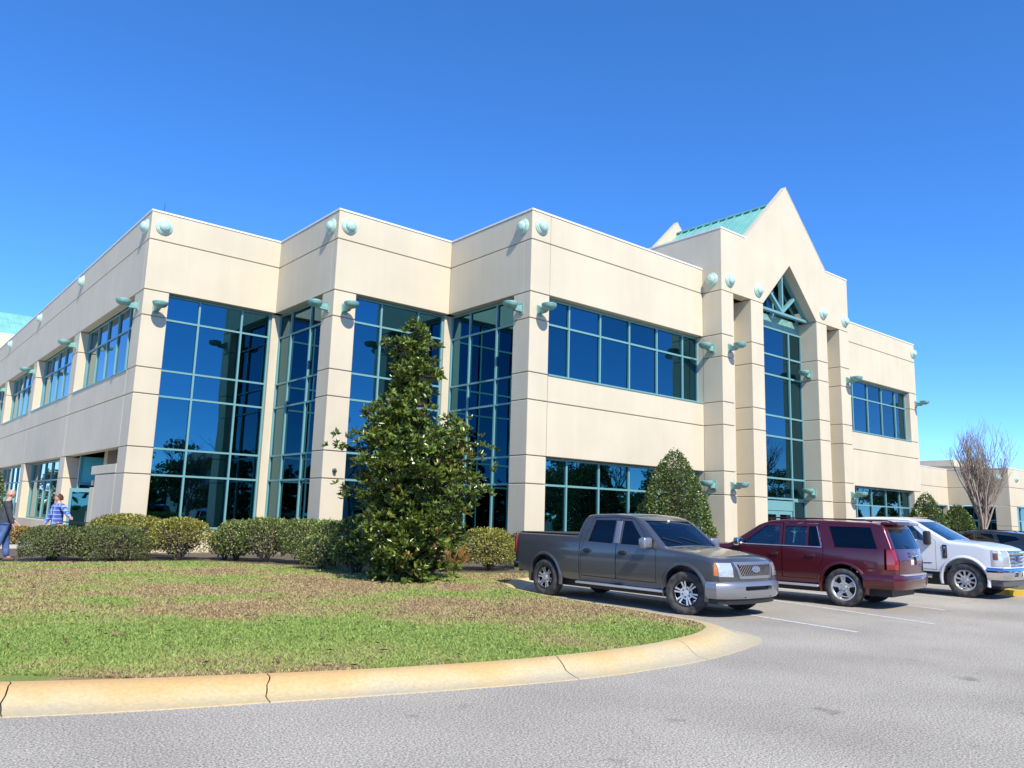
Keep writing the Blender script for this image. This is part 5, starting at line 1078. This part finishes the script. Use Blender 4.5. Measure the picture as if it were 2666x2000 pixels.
# ---- maroon full-size SUV, nose in
def maroon_suv():
    e = empty('suv', (0, 0, 0), 0, 'maroon full-size SUV parked nose-in between the two pickups', 'SUV')
    S = Shape(); S.wb = 2.98; S.wr = .405; S.ar = .475; S.xf = .98; S.xr = -4.15; S.W0 = 1.0; S.belt = 1.235; S.tum = .21; S.tum2 = .10; S.bulge = .03; S.zc = .85; S.shoulder = .012; S.rock = .62; S.tuck = .03; S.rad = .085
    S.top = [(-4.15, 1.02), (-4.14, 1.06), (-4.08, 1.26), (-3.86, 1.72), (-3.80, 1.77), (-3.6, 1.80), (-2.6, 1.835), (-1.6, 1.83), (-1.25, 1.80), (-1.0, 1.71), (-.32, 1.27), (-.22, 1.24), (.4, 1.20), (.75, 1.14), (.92, 1.05), (.98, .95)]
    S.bot = [(-4.15, .52), (-3.4, .47), (.5, .43), (.98, .5)]; S.W = [(-4.15, .93), (-3.8, .985), (-3, 1.0), (.4, 1.0), (.8, .96), (.98, .9)]; S.crown = lambda x: .03 if x > -3.7 else .01
    S.nose = (.1, .2); S.tail = (-3.4, .11); S.rake = .05; S.cab = (-3.70, -.42); S.floor = .62; S.paint = P_RED; S.handle = P_RED; S.hz = 1.06; S.flare = .012; S.intm = INTB
    fd = [(-.52, .55), (-.52, 1.20), (-1.02, 1.66), (-1.12, 1.73), (-1.60, 1.755), (-1.60, .55)]; rd = [(-1.62, .55), (-1.62, 1.755), (-2.42, 1.755), (-2.56, 1.25), (-2.56, 1.0), (-2.46, .80), (-2.40, .55)]
    fw = [(-.62, 1.265), (-1.54, 1.265), (-1.54, 1.69), (-1.18, 1.69)]; rw = [(-1.66, 1.265), (-2.17, 1.265), (-2.17, 1.695), (-1.66, 1.695)]; rw2 = [(-2.21, 1.265), (-2.49, 1.265), (-2.38, 1.695), (-2.21, 1.695)]; qw = [(-2.82, 1.255), (-3.72, 1.255), (-3.56, 1.71), (-2.66, 1.71)]
    S.doors = [fd, rd]; ws = [(-.80, 1.25), (.80, 1.25), (.70, 1.75), (-.70, 1.75)]; rg = [(-.79, 1.27), (.79, 1.27), (.70, 1.69), (-.70, 1.69)]
    S.glass = [('windscreen', 'front', ws, (-1.12, -.25), GLC), ('rear_window', 'front', rg, (-4.3, -3.81), GLD)]
    for s in (1, -1): S.glass += [('side_window', 'side', fw, (s * .4, s * 1.3), GLC), ('side_window', 'side', rw, (s * .4, s * 1.3), GLC), ('side_window', 'side', rw2, (s * .4, s * 1.3), GLD), ('quarter_window', 'side', qw, (s * .4, s * 1.3), GLD)]
    S.flush = [('tail_light', 'front2', [(.80, .84), (1.1, .84), (1.1, 1.26), (.84, 1.26)], (-4.4, -3.90), TAIL, .008), ('headlight', 'front2', [(.60, .86), (1.1, .86), (1.1, 1.06), (.60, 1.06)], (.5, 1.2), LENS, .008)]
    gap = [(-.80, .74), (.80, .74), (.80, 1.74), (-.80, 1.74)]; gi = [(-.788, .752), (.788, .752), (.788, 1.728), (-.788, 1.728)]
    S.cuts = [px([(-.795, .742), (-.783, .742), (-.783, 1.25), (-.795, 1.25)], -4.3, -4.02), px([(.783, .742), (.795, .742), (.795, 1.25), (.783, 1.25)], -4.3, -4.02), px([(-.782, .742), (.782, .742), (.782, .754), (-.782, .754)], -4.3, -4.05), px([(-.19, .93), (.19, .93), (.19, 1.10), (-.19, 1.10)], -4.3, -4.095)]
    vehicle(S, e)
    put('spoiler', rbox(-3.90, 0, 1.80, .36, 1.42, .06, .026), P_RED, e)
    p = plate(e, -4.10, 0, 1.01, 0, 1, None); text_part('plate_lettering', 'A12 BCD', .075, mat('plate_green', (.05, .15, .08), .5), p, (-.008, 0, 0), (math.pi / 2, 0, -math.pi / 2), .001) if False else None
    put('plate_strip', rbox(-4.165, 0, 1.125, .03, .42, .035, .01), CHR, e)
    put('emblem', rbox(-4.165, 0, 1.20, .02, .17, .05, .012), mat('gold_emblem', (.55, .42, .15), .3, .8), e)
    put('rear_bumper', sweep(bumper_path(S, 4.20, .0, .62, front=False), [(-.12, .44), (-.02, .43), (.015, .50), (.03, .58), (.03, .69), (.0, .735), (-.12, .735)]).mesh(), P_RED, e, 35)
    put('bumper_step', sweep(bumper_path(S, 4.235, .22, .0, front=False), [(-.10, .725), (0, .72), (.0, .745), (-.10, .75)]).mesh(), mat('step_grey', (.35, .35, .36), .5), e)
    put('front_bumper', sweep(bumper_path(S, 1.02, .0, .35), [(-.12, .40), (0, .40), (.02, .55), (.0, .70), (-.12, .74)]).mesh(), P_RED, e, 35); put('grille', rbox(.93, 0, .93, .1, 1.12, .24, .03), CHR, e)
    for s in (-1, 1):
        put('roof_rail', MB().tube([(-1.2, s * .70, 1.83), (-1.3, s * .70, 1.875), (-3.4, s * .70, 1.87), (-3.55, s * .70, 1.83)], .018, 6).mesh(), P_RED, e); put('running_board', rbox(-1.45, s * .98, .40, 2.0, .12, .05, .02), ALU, e)
        put('window_trim', MB().tube([(-.60, s * 1.0, 1.252), (-2.53, s * .99, 1.248)], .010, 5).tube([(-2.53, s * .99, 1.248), (-2.41, s * .90, 1.70)], .010, 5).mesh(), CHR, e); put('side_moulding', rbox(-1.45, s * 1.004, .66, 2.0, .016, .03, .006), P_RED, e)
    mirrors(e, -.60, .97, 1.29, CHR, .15, .25, .19)
    put('rear_wiper', MB().tube([(-4.09, -.02, 1.28), (-4.02, .32, 1.36)], .008, 5).mesh(), BLK, e)
    for cx in (0, -S.wb):
        for s in (-1, 1): wheel(e, cx, s * (1.0 - .135), .405, .27, .268, 5, 0, 'wide')
    return e, S
suv, S2 = maroon_suv()
place(suv, (16.35, 11.1), 96.5, .93)

# ---- white heavy-duty crew-cab pickup, nose out
def white_pickup():
    e = empty('pickup_truck', (0, 0, 0), 0, 'white heavy-duty pickup with chrome bumper, parked nose out behind the maroon SUV', 'pickup truck')
    S = Shape(); S.wb = 4.05; S.wr = .43; S.ar = .53; S.xf = .98; S.xr = -5.2; S.W0 = 1.01; S.belt = 1.40; S.tum = .18; S.tum2 = .10; S.bulge = .025; S.zc = .95; S.shoulder = .015; S.rock = .7; S.tuck = .03; S.rad = .08
    S.top = [(-5.2, 1.45), (-5.14, 1.50), (-3.16, 1.50), (-3.12, 1.49), (-3.05, 1.8), (-2.95, 1.93), (-2.5, 1.965), (-1.7, 1.97), (-1.35, 1.94), (-1.15, 1.86), (-.40, 1.42), (-.30, 1.39), (.3, 1.35), (.7, 1.28), (.88, 1.22), (.96, 1.13), (.98, 1.05)]
    S.bot = [(-5.2, .62), (.5, .60), (.98, .66)]; S.W = [(-5.2, 1.0), (.5, 1.01), (.8, .99), (.98, .96)]; S.crown = lambda x: .05 if x > -.4 else (.03 if x > -3.1 else .004)
    S.nose = (.2, .10); S.tail = (-5, .02); S.rake = .05; S.cab = (-3.0, -.44); S.floor = .72; S.paint = P_WHITE; S.handle = P_WHITE; S.hz = 1.2; S.flare = .03; S.intm = INT; S.dash = (-.68, 1.24)
    fd = [(-.66, .66), (-.66, 1.38), (-1.22, 1.84), (-1.35, 1.89), (-1.80, 1.90), (-1.80, .66)]; rd = [(-1.82, .66), (-1.82, 1.90), (-2.75, 1.89), (-2.86, 1.4), (-2.90, 1.2), (-2.90, .66)]
    fw = [(-.76, 1.33), (-1.10, 1.41), (-1.72, 1.41), (-1.72, 1.85), (-1.33, 1.85)]; rw = [(-1.90, 1.41), (-2.70, 1.41), (-2.62, 1.85), (-1.90, 1.85)]
    S.doors = [fd, rd]; ws = [(-.84, 1.415), (.84, 1.415), (.75, 1.88), (-.75, 1.88)]
    S.glass = [('windscreen', 'front', ws, (-1.25, -.32), GLC)]
    for s in (1, -1): S.glass += [('side_window', 'side', fw, (s * .4, s * 1.3), GLC), ('side_window', 'side', rw, (s * .4, s * 1.3), GLD)]
    S.flush = [('headlight', 'front2', [(.66, .82), (1.1, .82), (1.1, 1.20), (.66, 1.20)], (.62, 1.2), LENS, .008)]
    S.cuts = [px([(-.62, .80), (.62, .80), (.62, 1.20), (-.62, 1.20)], .84, 1.2)]
    vehicle(S, e)
    for s in (-1, 1): put('indicator', rbox(.73, s * .985, 1.06, .12, .03, .17, .01), mat('amber_smoked', (.30, .12, .07), .3, 0, .5, 1.), e)
    g = put('grille', rbox(.92, 0, 1.15, .10, 1.24, .09, .02), CHR, e)
    for z in (1.05, .96, .87): put('grille_bar', rbox(.90, 0, z, .10, 1.22, .045, .015), CHR, g)
    bd = MB().lathe([(.001, .018), (.8, .016), (1, .004), (1, -.01)], 32, Matrix.Translation((.965, 0, 1.0)) @ Matrix.Rotation(math.pi / 2, 4, 'Y') @ Matrix.Diagonal((.075, .17, 1, 1))); put('badge', bd.mesh(), mat('badge_blue2', (.05, .09, .25), .25, .4), g, 40); text_part('badge_lettering', 'Ford', .10, CHR, g, (.99, 0, .997), (math.pi / 2, 0, math.pi / 2), .002)
    prof = [(-.12, .50), (0, .49), (.03, .56), (.05, .66), (.05, .74), (.02, .785), (-.12, .79)]
    bp = sweep(bumper_path(S, 1.03, .0, .34), prof).mesh(); bp = boolean(bp, join([rbox(1.02, .55, .63, .3, .22, .10, .02), rbox(1.02, -.55, .63, .3, .22, .10, .02)]), 'DIFFERENCE'); put('front_bumper', bp, CHR, e, 35)
    for s in (-1, 1): put('fog_light', rbox(.93, s * .55, .63, .06, .2, .09, .02), LENS, e)
    put('air_dam', sweep(bumper_path(S, .99, .06, .35), [(-.06, .34), (0, .34), (.02, .49), (-.06, .49)]).mesh(), mat('grey_plastic', (.10, .10, .105), .6), e)
    p = plate(e, 1.09, 0, .64, 0, 1, None)
    put('rear_bumper', sweep(bumper_path(S, 5.26, .02, .2, front=False), [(-.12, .6), (0, .6), (.02, .68), (.0, .8), (-.12, .8)]).mesh(), CHR, e, 35)
    for s in (-1, 1):
        v = put('fender_vent', rbox(-.43, s * 1.012, 1.13, .11, .02, .34, .008), BLK, e); put('vent_badge', rbox(-.43, s * 1.024, 1.13, .05, .012, .24, .004), CHR, v)
        put('running_board', MB().tube([(-.75, s * 1.02, .48), (-2.8, s * 1.02, .48)], .05, 8).mesh(), CHR, e)
        put('side_moulding', rbox(-1.2, s * 1.008, .82, .9, .014, .03, .005), CHR, e)
    mirrors(e, -.80, .97, 1.46, BLK, .15, .26, .36)
    for k in range(5): put('roof_marker', rbox(-1.36, -.4 + .2 * k, 1.995, .08, .06, .025, .008), AMB, e)
    for cx in (0, -S.wb):
        for s in (-1, 1): wheel(e, cx, s * (1.01 - .15), .43, .28, .255, 10, 0, 'thin')
    return e, S
wt, S3 = white_pickup()
place(wt, (21.75, 7.9), -87, .94)

# ---- dark crossover at the right edge, nose in
def dark_suv():
    e = empty('suv', (0, 0, 0), 0, 'dark blue-grey crossover parked nose-in at the right edge, behind the white pickup', 'SUV')
    S = Shape(); S.wb = 2.85; S.wr = .37; S.ar = .44; S.xf = .92; S.xr = -3.95; S.W0 = .95; S.belt = 1.12; S.tum = .26; S.tum2 = .12; S.bulge = .04; S.zc = .8; S.shoulder = .01; S.rock = .55; S.tuck = .03; S.rad = .10
    S.top = [(-3.95, .95), (-3.93, 1.05), (-3.80, 1.25), (-3.52, 1.56), (-3.40, 1.60), (-2.6, 1.67), (-1.7, 1.70), (-1.3, 1.665), (-1.0, 1.58), (-.30, 1.14), (-.18, 1.10), (.4, 1.02), (.75, .92), (.92, .78)]
    S.bot = [(-3.95, .5), (-3.4, .42), (.5, .38), (.92, .45)]; S.W = [(-3.95, .86), (-3.5, .93), (-3, .95), (.3, .95), (.7, .9), (.92, .82)]; S.crown = .03
    S.nose = (0, .22); S.tail = (-3.3, .12); S.rake = .05; S.cab = (-3.5, -.42); S.floor = .55; S.paint = P_BLUE; S.handle = P_BLUE; S.hz = .98; S.flare = .01; S.intm = INT; S.dash = (-.62, .98)
    fd = [(-.5, .5), (-.5, 1.08), (-1.0, 1.52), (-1.2, 1.60), (-1.60, 1.625), (-1.60, .5)]; rd = [(-1.62, .5), (-1.62, 1.625), (-2.30, 1.61), (-2.52, 1.15), (-2.45, .8), (-2.3, .5)]
    fw = [(-.62, 1.135), (-1.54, 1.145), (-1.54, 1.57), (-1.20, 1.56)]; rw = [(-1.66, 1.145), (-2.42, 1.16), (-2.25, 1.565), (-1.66, 1.57)]; qw = [(-2.56, 1.18), (-3.30, 1.36), (-3.15, 1.47), (-2.40, 1.56)]
    S.doors = [fd, rd]; ws = [(-.74, 1.14), (.74, 1.14), (.62, 1.60), (-.62, 1.60)]; rg = [(-.66, 1.2), (.66, 1.2), (.58, 1.50), (-.58, 1.50)]
    S.glass = [('windscreen', 'front', ws, (-1.15, -.2), GLC), ('rear_window', 'front', rg, (-4.1, -3.53), GLD)]
    for s in (1, -1): S.glass += [('side_window', 'side', fw, (s * .4, s * 1.3), GLD), ('side_window', 'side', rw, (s * .4, s * 1.3), GLD), ('quarter_window', 'side', qw, (s * .4, s * 1.3), GLD)]
    S.flush = [('tail_light', 'front2', [(.62, .88), (1.1, .88), (1.1, 1.1), (.62, 1.05)], (-4.1, -3.6), TAIL, .008)]; S.cuts = []
    vehicle(S, e)
    for s in (-1, 1):
        put('roof_rail', MB().tube([(-1.3, s * .62, 1.69), (-1.45, s * .62, 1.735), (-3.0, s * .62, 1.70), (-3.15, s * .62, 1.65)], .016, 6).mesh(), BLK, e)
    put('rear_bumper', sweep(bumper_path(S, 3.99, .0, .5, front=False), [(-.12, .38), (0, .38), (.02, .5), (.02, .66), (-.02, .72), (-.12, .72)]).mesh(), P_BLUE, e, 35)
    mirrors(e, -.55, .90, 1.16, P_BLUE, .13, .2, .15)
    for cx in (0, -S.wb):
        for s in (-1, 1): wheel(e, cx, s * (.95 - .12), .37, .24, .24, 5, 0, 'wide')
    return e
ds = dark_suv(); place(ds, (35.5, 14.1), 90, .93)

# ------------------------------------------------------------------ people
def skin_body(name, J_, E, rad, m, parent=None, sub=2):
    me = bpy.data.meshes.new(name); bm = bmesh.new(); sl = bm.verts.layers.skin.verify(); vs = []
    for i, (p, q) in enumerate(zip(J_, rad)):
        v = bm.verts.new(p); q = q if hasattr(q, '__len__') else (q, q); v[sl].radius = q; v[sl].use_root = (i == 0); vs.append(v)
    for a, b in E: bm.edges.new((vs[a], vs[b]))
    bm.to_mesh(me); bm.free(); o = bpy.data.objects.new('t', me); COL.objects.link(o)
    md = o.modifiers.new('s', 'SKIN'); md.use_smooth_shade = True; md.branch_smoothing = .3; sb = o.modifiers.new('u', 'SUBSURF'); sb.levels = sub; sb.render_levels = sub
    dg = bpy.context.evaluated_depsgraph_get(); dg.update(); res = bpy.data.meshes.new_from_object(o.evaluated_get(dg)); bpy.data.objects.remove(o); res.materials.clear()
    return link(name, res, m, parent, True)
SKIN = mat('skin', (.55, .30, .21), .55); HAIR = mat('brown_hair', (.13, .06, .03), .7); JEAN = mat('blue_denim', (.07, .13, .30), .85); noisy(JEAN, (.05, .10, .24), (.11, .18, .38), 9, 4)
JACK = mat('charcoal_jacket', (.045, .052, .062), .85); noisy(JACK, (.038, .044, .052), (.06, .068, .078), 8, 4, bump=.4, bscale=14, bdist=.02); KHAKI = mat('khaki_cloth', (.52, .42, .28), .85); SHOE = mat('shoe_brown', (.10, .06, .035), .6)
PLAID = mat('blue_plaid', (.1, .18, .6), .85)
def plaid():
    m = PLAID; b = m.node_tree.nodes['Principled BSDF']; tc = nd(m, 'ShaderNodeTexCoord'); sx_ = nd(m, 'ShaderNodeSeparateXYZ'); ln(m, tc.outputs['Object'], sx_.inputs[0]); last = None
    rgb = nd(m, 'ShaderNodeRGB'); rgb.outputs[0].default_value = (.14, .22, .62, 1); last = rgb.outputs[0]
    for ax, sc_, ph, col, wdt in (('Z', 9, 0, (.04, .06, .30, 1), .45), ('Y', 9, .3, (.03, .05, .26, 1), .4), ('Z', 9, .5, (.45, .68, .95, 1), .16), ('Y', 9, .8, (.40, .62, .92, 1), .16)):
        mu = nd(m, 'ShaderNodeMath', operation='MULTIPLY_ADD'); mu.inputs[1].default_value = sc_; mu.inputs[2].default_value = ph; ln(m, sx_.outputs[ax], mu.inputs[0]); fr = nd(m, 'ShaderNodeMath', operation='FRACT'); ln(m, mu.outputs[0], fr.inputs[0])
        lt = nd(m, 'ShaderNodeMath', operation='LESS_THAN'); lt.inputs[1].default_value = wdt; ln(m, fr.outputs[0], lt.inputs[0]); f2 = nd(m, 'ShaderNodeMath', operation='MULTIPLY'); f2.inputs[1].default_value = .6; ln(m, lt.outputs[0], f2.inputs[0])
        mx = nd(m, 'ShaderNodeMix', data_type='RGBA'); ln(m, f2.outputs[0], mx.inputs['Factor']); ln(m, last, mx.inputs['A']); mx.inputs['B'].default_value = col; last = mx.outputs['Result']
    ln(m, last, b.inputs['Base Color'])
plaid()
def person(pos, heading, label, h, top_m, leg_m, hands, hair, lean=0., stride=.12, bulk=1.):
    """local frame: +x faces forward, +y to the person's left. hands = (left, right) wrist targets"""
    e = empty('person', pos, math.radians(heading), label, 'person'); k = h / 1.78
    def P(x, y, z): return (x * k + lean * max(0, z - .95) * k, y * k, z * k)
    sh = .19 * bulk
    joints = [P(0, 0, .98), P(0, 0, 1.15), P(.0, 0, 1.32), P(0, 0, 1.45), P(.015, 0, 1.53), P(.03, 0, 1.60), P(.035, 0, 1.70)]
    rad = [(.11 * bulk * k, .08 * bulk * k), (.11 * bulk * k, .085 * bulk * k), (.12 * bulk * k, .09 * bulk * k), (.085 * k, .07 * k), (.068 * k, .068 * k), (.06 * k, .06 * k), (.05 * k, .05 * k)]
    E = [(0, 1), (1, 2), (2, 3), (3, 4), (4, 5), (5, 6)]; hip = {}
    for s, fx in ((1, stride), (-1, -stride)):
        i = len(joints); joints += [P(0, s * .09, .90), P(fx * .45, s * .10, .50), P(fx * .9 - (.05 if fx < 0 else 0), s * .10, .10), P(fx * .9 + .14, s * .11, .04)]; rad += [.075 * bulk * k, .052 * k, .042 * k, .035 * k]; E += [(0, i), (i, i + 1), (i + 1, i + 2), (i + 2, i + 3)]
    arms = []
    for s, hd_ in zip((1, -1), hands):
        sp = Vector(P(0, s * sh, 1.42)); w_ = Vector(hd_); mid = (sp + w_) / 2; L_ = .56 * k; dd = (w_ - sp).length
        if dd > L_: w_ = sp + (w_ - sp) * L_ / dd; mid = (sp + w_) / 2; dd = L_
        el = mid + Vector((-.3, s * .5, -1)).normalized() * math.sqrt(max(0, (L_ / 2) ** 2 - (dd / 2) ** 2)); i = len(joints)
        joints += [tuple(sp), tuple(el), tuple(w_)]; rad += [.062 * bulk * k, .045 * k, .030 * k]; E += [(3, i), (i, i + 1), (i + 1, i + 2)]; arms.append((sp, el, w_))
        # palm, four fingers, thumb
        f = (w_ - el).normalized(); side_ = f.cross(Vector((0, 0, 1))).normalized() if abs(f.z) < .9 else Vector((0, 1, 0)); j = len(joints)
        joints.append(tuple(w_ + f * .07 * k)); rad.append((.036 * k, .018 * k)); E.append((i + 2, j))
        for q, (o_, l_) in enumerate(((-.03, .06), (-.01, .075), (.01, .07), (.03, .055))):
            a = w_ + f * .095 * k + side_ * o_ * k; c = a + f * l_ * .6 * k + Vector((0, 0, -.01)); d = c + (f * .5 + Vector((0, 0, -.6))) * l_ * .55 * k; n = len(joints); joints += [tuple(a), tuple(c), tuple(d)]; rad += [.009 * k] * 3; E += [(j, n), (n, n + 1), (n + 1, n + 2)]
        n = len(joints); joints += [tuple(w_ + f * .03 * k - side_ * .035 * k), tuple(w_ + f * .07 * k - side_ * .06 * k)]; rad += [.011 * k, .009 * k]; E += [(i + 2, n), (n, n + 1)]
    bo = skin_body('body', joints, E, rad, SKIN, e, 1)
    hc = Vector(P(.03, 0, 1.648)); hd_m = MB(); nu, nv = 20, 14
    for i in range(nv + 1):
        ph = math.pi * i / nv
        for j in range(nu):
            th = 2 * math.pi * j / nu; ux, uy, uz = math.sin(ph) * math.cos(th), math.sin(ph) * math.sin(th), math.cos(ph); x, y, z = ux * .097, uy * .079, uz * .117
            if uz < 0: y *= 1 + .32 * uz; x *= (1 + .45 * uz) if ux < 0 else (1 + .10 * uz)
            if ux > 0: x += .026 * math.exp(-((uy / .17) ** 2 + ((uz + .12) / .16) ** 2)) - .010 * math.exp(-(((abs(uy) - .36) / .16) ** 2 + ((uz - .08) / .12) ** 2)) + .010 * math.exp(-((uy / .3) ** 2 + ((uz + .78) / .2) ** 2))
            hd_m.v.append((hc.x + x * k, hc.y + y * k, hc.z + z * k))
    for i in range(nv):
        for j in range(nu): hd_m.f.append((i * nu + j, (i + 1) * nu + j, (i + 1) * nu + (j + 1) % nu, i * nu + (j + 1) % nu))
    bo.data = join([bo.data, hd_m.mesh()]); bo.data.materials.append(SKIN); bo.data.polygons.foreach_set('use_smooth', [True] * len(bo.data.polygons))
    # face
    hz = 1.641; c = Vector(P(.035, 0, hz))
    for s in (-1, 1):
        MB().lathe([(.007 * math.sin(a), -.007 * math.cos(a)) for a in np.linspace(.05, 3.09, 6)], 8, Matrix.Translation(c + Vector((.077 * k, s * .030, .016)))).build('eye', BLK, e, True)
        MB().lathe([(.001, -.008), (.028, -.006), (.03, .006), (.001, .008)], 10, Matrix.Translation(c + Vector((-.008, s * .079 * k, .0))) @ Matrix.Rotation(math.pi / 2, 4, 'X')).build('ear', SKIN, e, True)
    MB().box(c.x + .080 * k, c.x + .090 * k, -.022, .022, c.z - .056, c.z - .050).build('mouth', mat('lips', (.35, .12, .10), .5), e)
    if hair:
        r = np.random.default_rng(4); n = 2600; u = unit(r, n); u = u[(u[:, 2] > -.35 + .9 * np.maximum(0, u[:, 0]) ** .8)]; C = np.array(c) + np.array([-.008, 0, .010]) + u * np.array([.103, .085, .121]) * k
        leaf_cloud('hair', C, u * .3 + np.array([-.3, 0, -.6]), np.full(len(C), .03), np.full(len(C), .012), HAIR, e, seed=3)
    else:
        r = np.random.default_rng(4); n = 500; u = unit(r, n); u = u[(u[:, 2] < .1) & (u[:, 2] > -.5) & (u[:, 0] < .2)]; C = np.array(c) + np.array([-.006, 0, .008]) + u * np.array([.099, .081, .118]) * k; leaf_cloud('hair', C, u * .3 + np.array([0, 0, -.6]), np.full(len(C), .015), np.full(len(C), .006), mat('grey_hair', (.4, .36, .33), .8), e, seed=3)
    # clothes: a little larger than the body
    tj = [P(0, 0, .82), P(0, 0, .98), P(0, 0, 1.15), P(0, 0, 1.32), P(0, 0, 1.47)]; trd = [(.185 * bulk * k, .15 * bulk * k), (.165 * bulk * k, .13 * bulk * k), (.158 * bulk * k, .13 * bulk * k), (.185 * bulk * k, .14 * bulk * k), (.115 * k, .10 * k)]; te = [(0, 1), (1, 2), (2, 3), (3, 4)]
    for sp, el, w_ in arms: i = len(tj); tj += [tuple(sp), tuple(el), tuple(el + (w_ - el) * .93)]; trd += [.082 * bulk * k, .062 * k, .047 * k]; te += [(4, i), (i, i + 1), (i + 1, i + 2)]
    skin_body('shirt' if hair else 'jacket', tj, te, trd, top_m, e, 2)
    lj = [P(0, 0, .94)]; lr = [(.15 * bulk * k, .125 * bulk * k)]; le = []
    for s, fx in ((1, stride), (-1, -stride)): i = len(lj); lj += [P(0, s * .095, .86), P(fx * .45, s * .10, .50), P(fx * .9 - (.05 if fx < 0 else 0), s * .10, .09)]; lr += [.128 * bulk * k, .092 * k, .08 * k]; le += [(0, i), (i, i + 1), (i + 1, i + 2)]
    skin_body('trousers', lj, le, lr, leg_m, e, 2)
    MB().lathe([(.138 * bulk * k, -.02), (.146 * bulk * k, -.02), (.146 * bulk * k, .02), (.138 * bulk * k, .02)], 24, Matrix.Translation(P(0, 0, .955)) @ Matrix.Diagonal((.82, 1, 1, 1)), close=True).build('belt', BLK, e, True)
    for s, fx in ((1, stride), (-1, -stride)): x_ = fx * .9 - (.05 if fx < 0 else 0); put('shoe', rbox(x_ * k + .05, s * .105 * k, .045, .27 * k, .10 * k, .09, .035), SHOE, e)
    return e
person((4.55, 24.25, .12), -160, 'man in a blue plaid shirt and khaki trousers pointing beside the side entrance', 1.74, PLAID, KHAKI, ((.05, .64, 1.13), (.14, -.34, .90)), True, stride=.05)
person((3.3, 23.84, .12), -10, 'bald man in a dark jacket and jeans at the left edge behind the shrubs', 1.80, JACK, JEAN, ((.22, .20, .98), (.20, -.20, .90)), False, lean=.05, stride=.14, bulk=1.1)
# handrail by the side entrance
hr = empty('handrail', (5.4, 29.0, .11), 0, 'thin dark steel handrail before the side entrance', 'handrail')
MB().tube([(0, 0, 0), (0, 0, .9), (.9, -1.6, .9), (.9, -1.6, 0)], .022, 7).build('rail', DARKM, hr, True); MB().tube([(0, 0, .5), (.9, -1.6, .5)], .015, 6).build('crossbar', DARKM, hr, True)
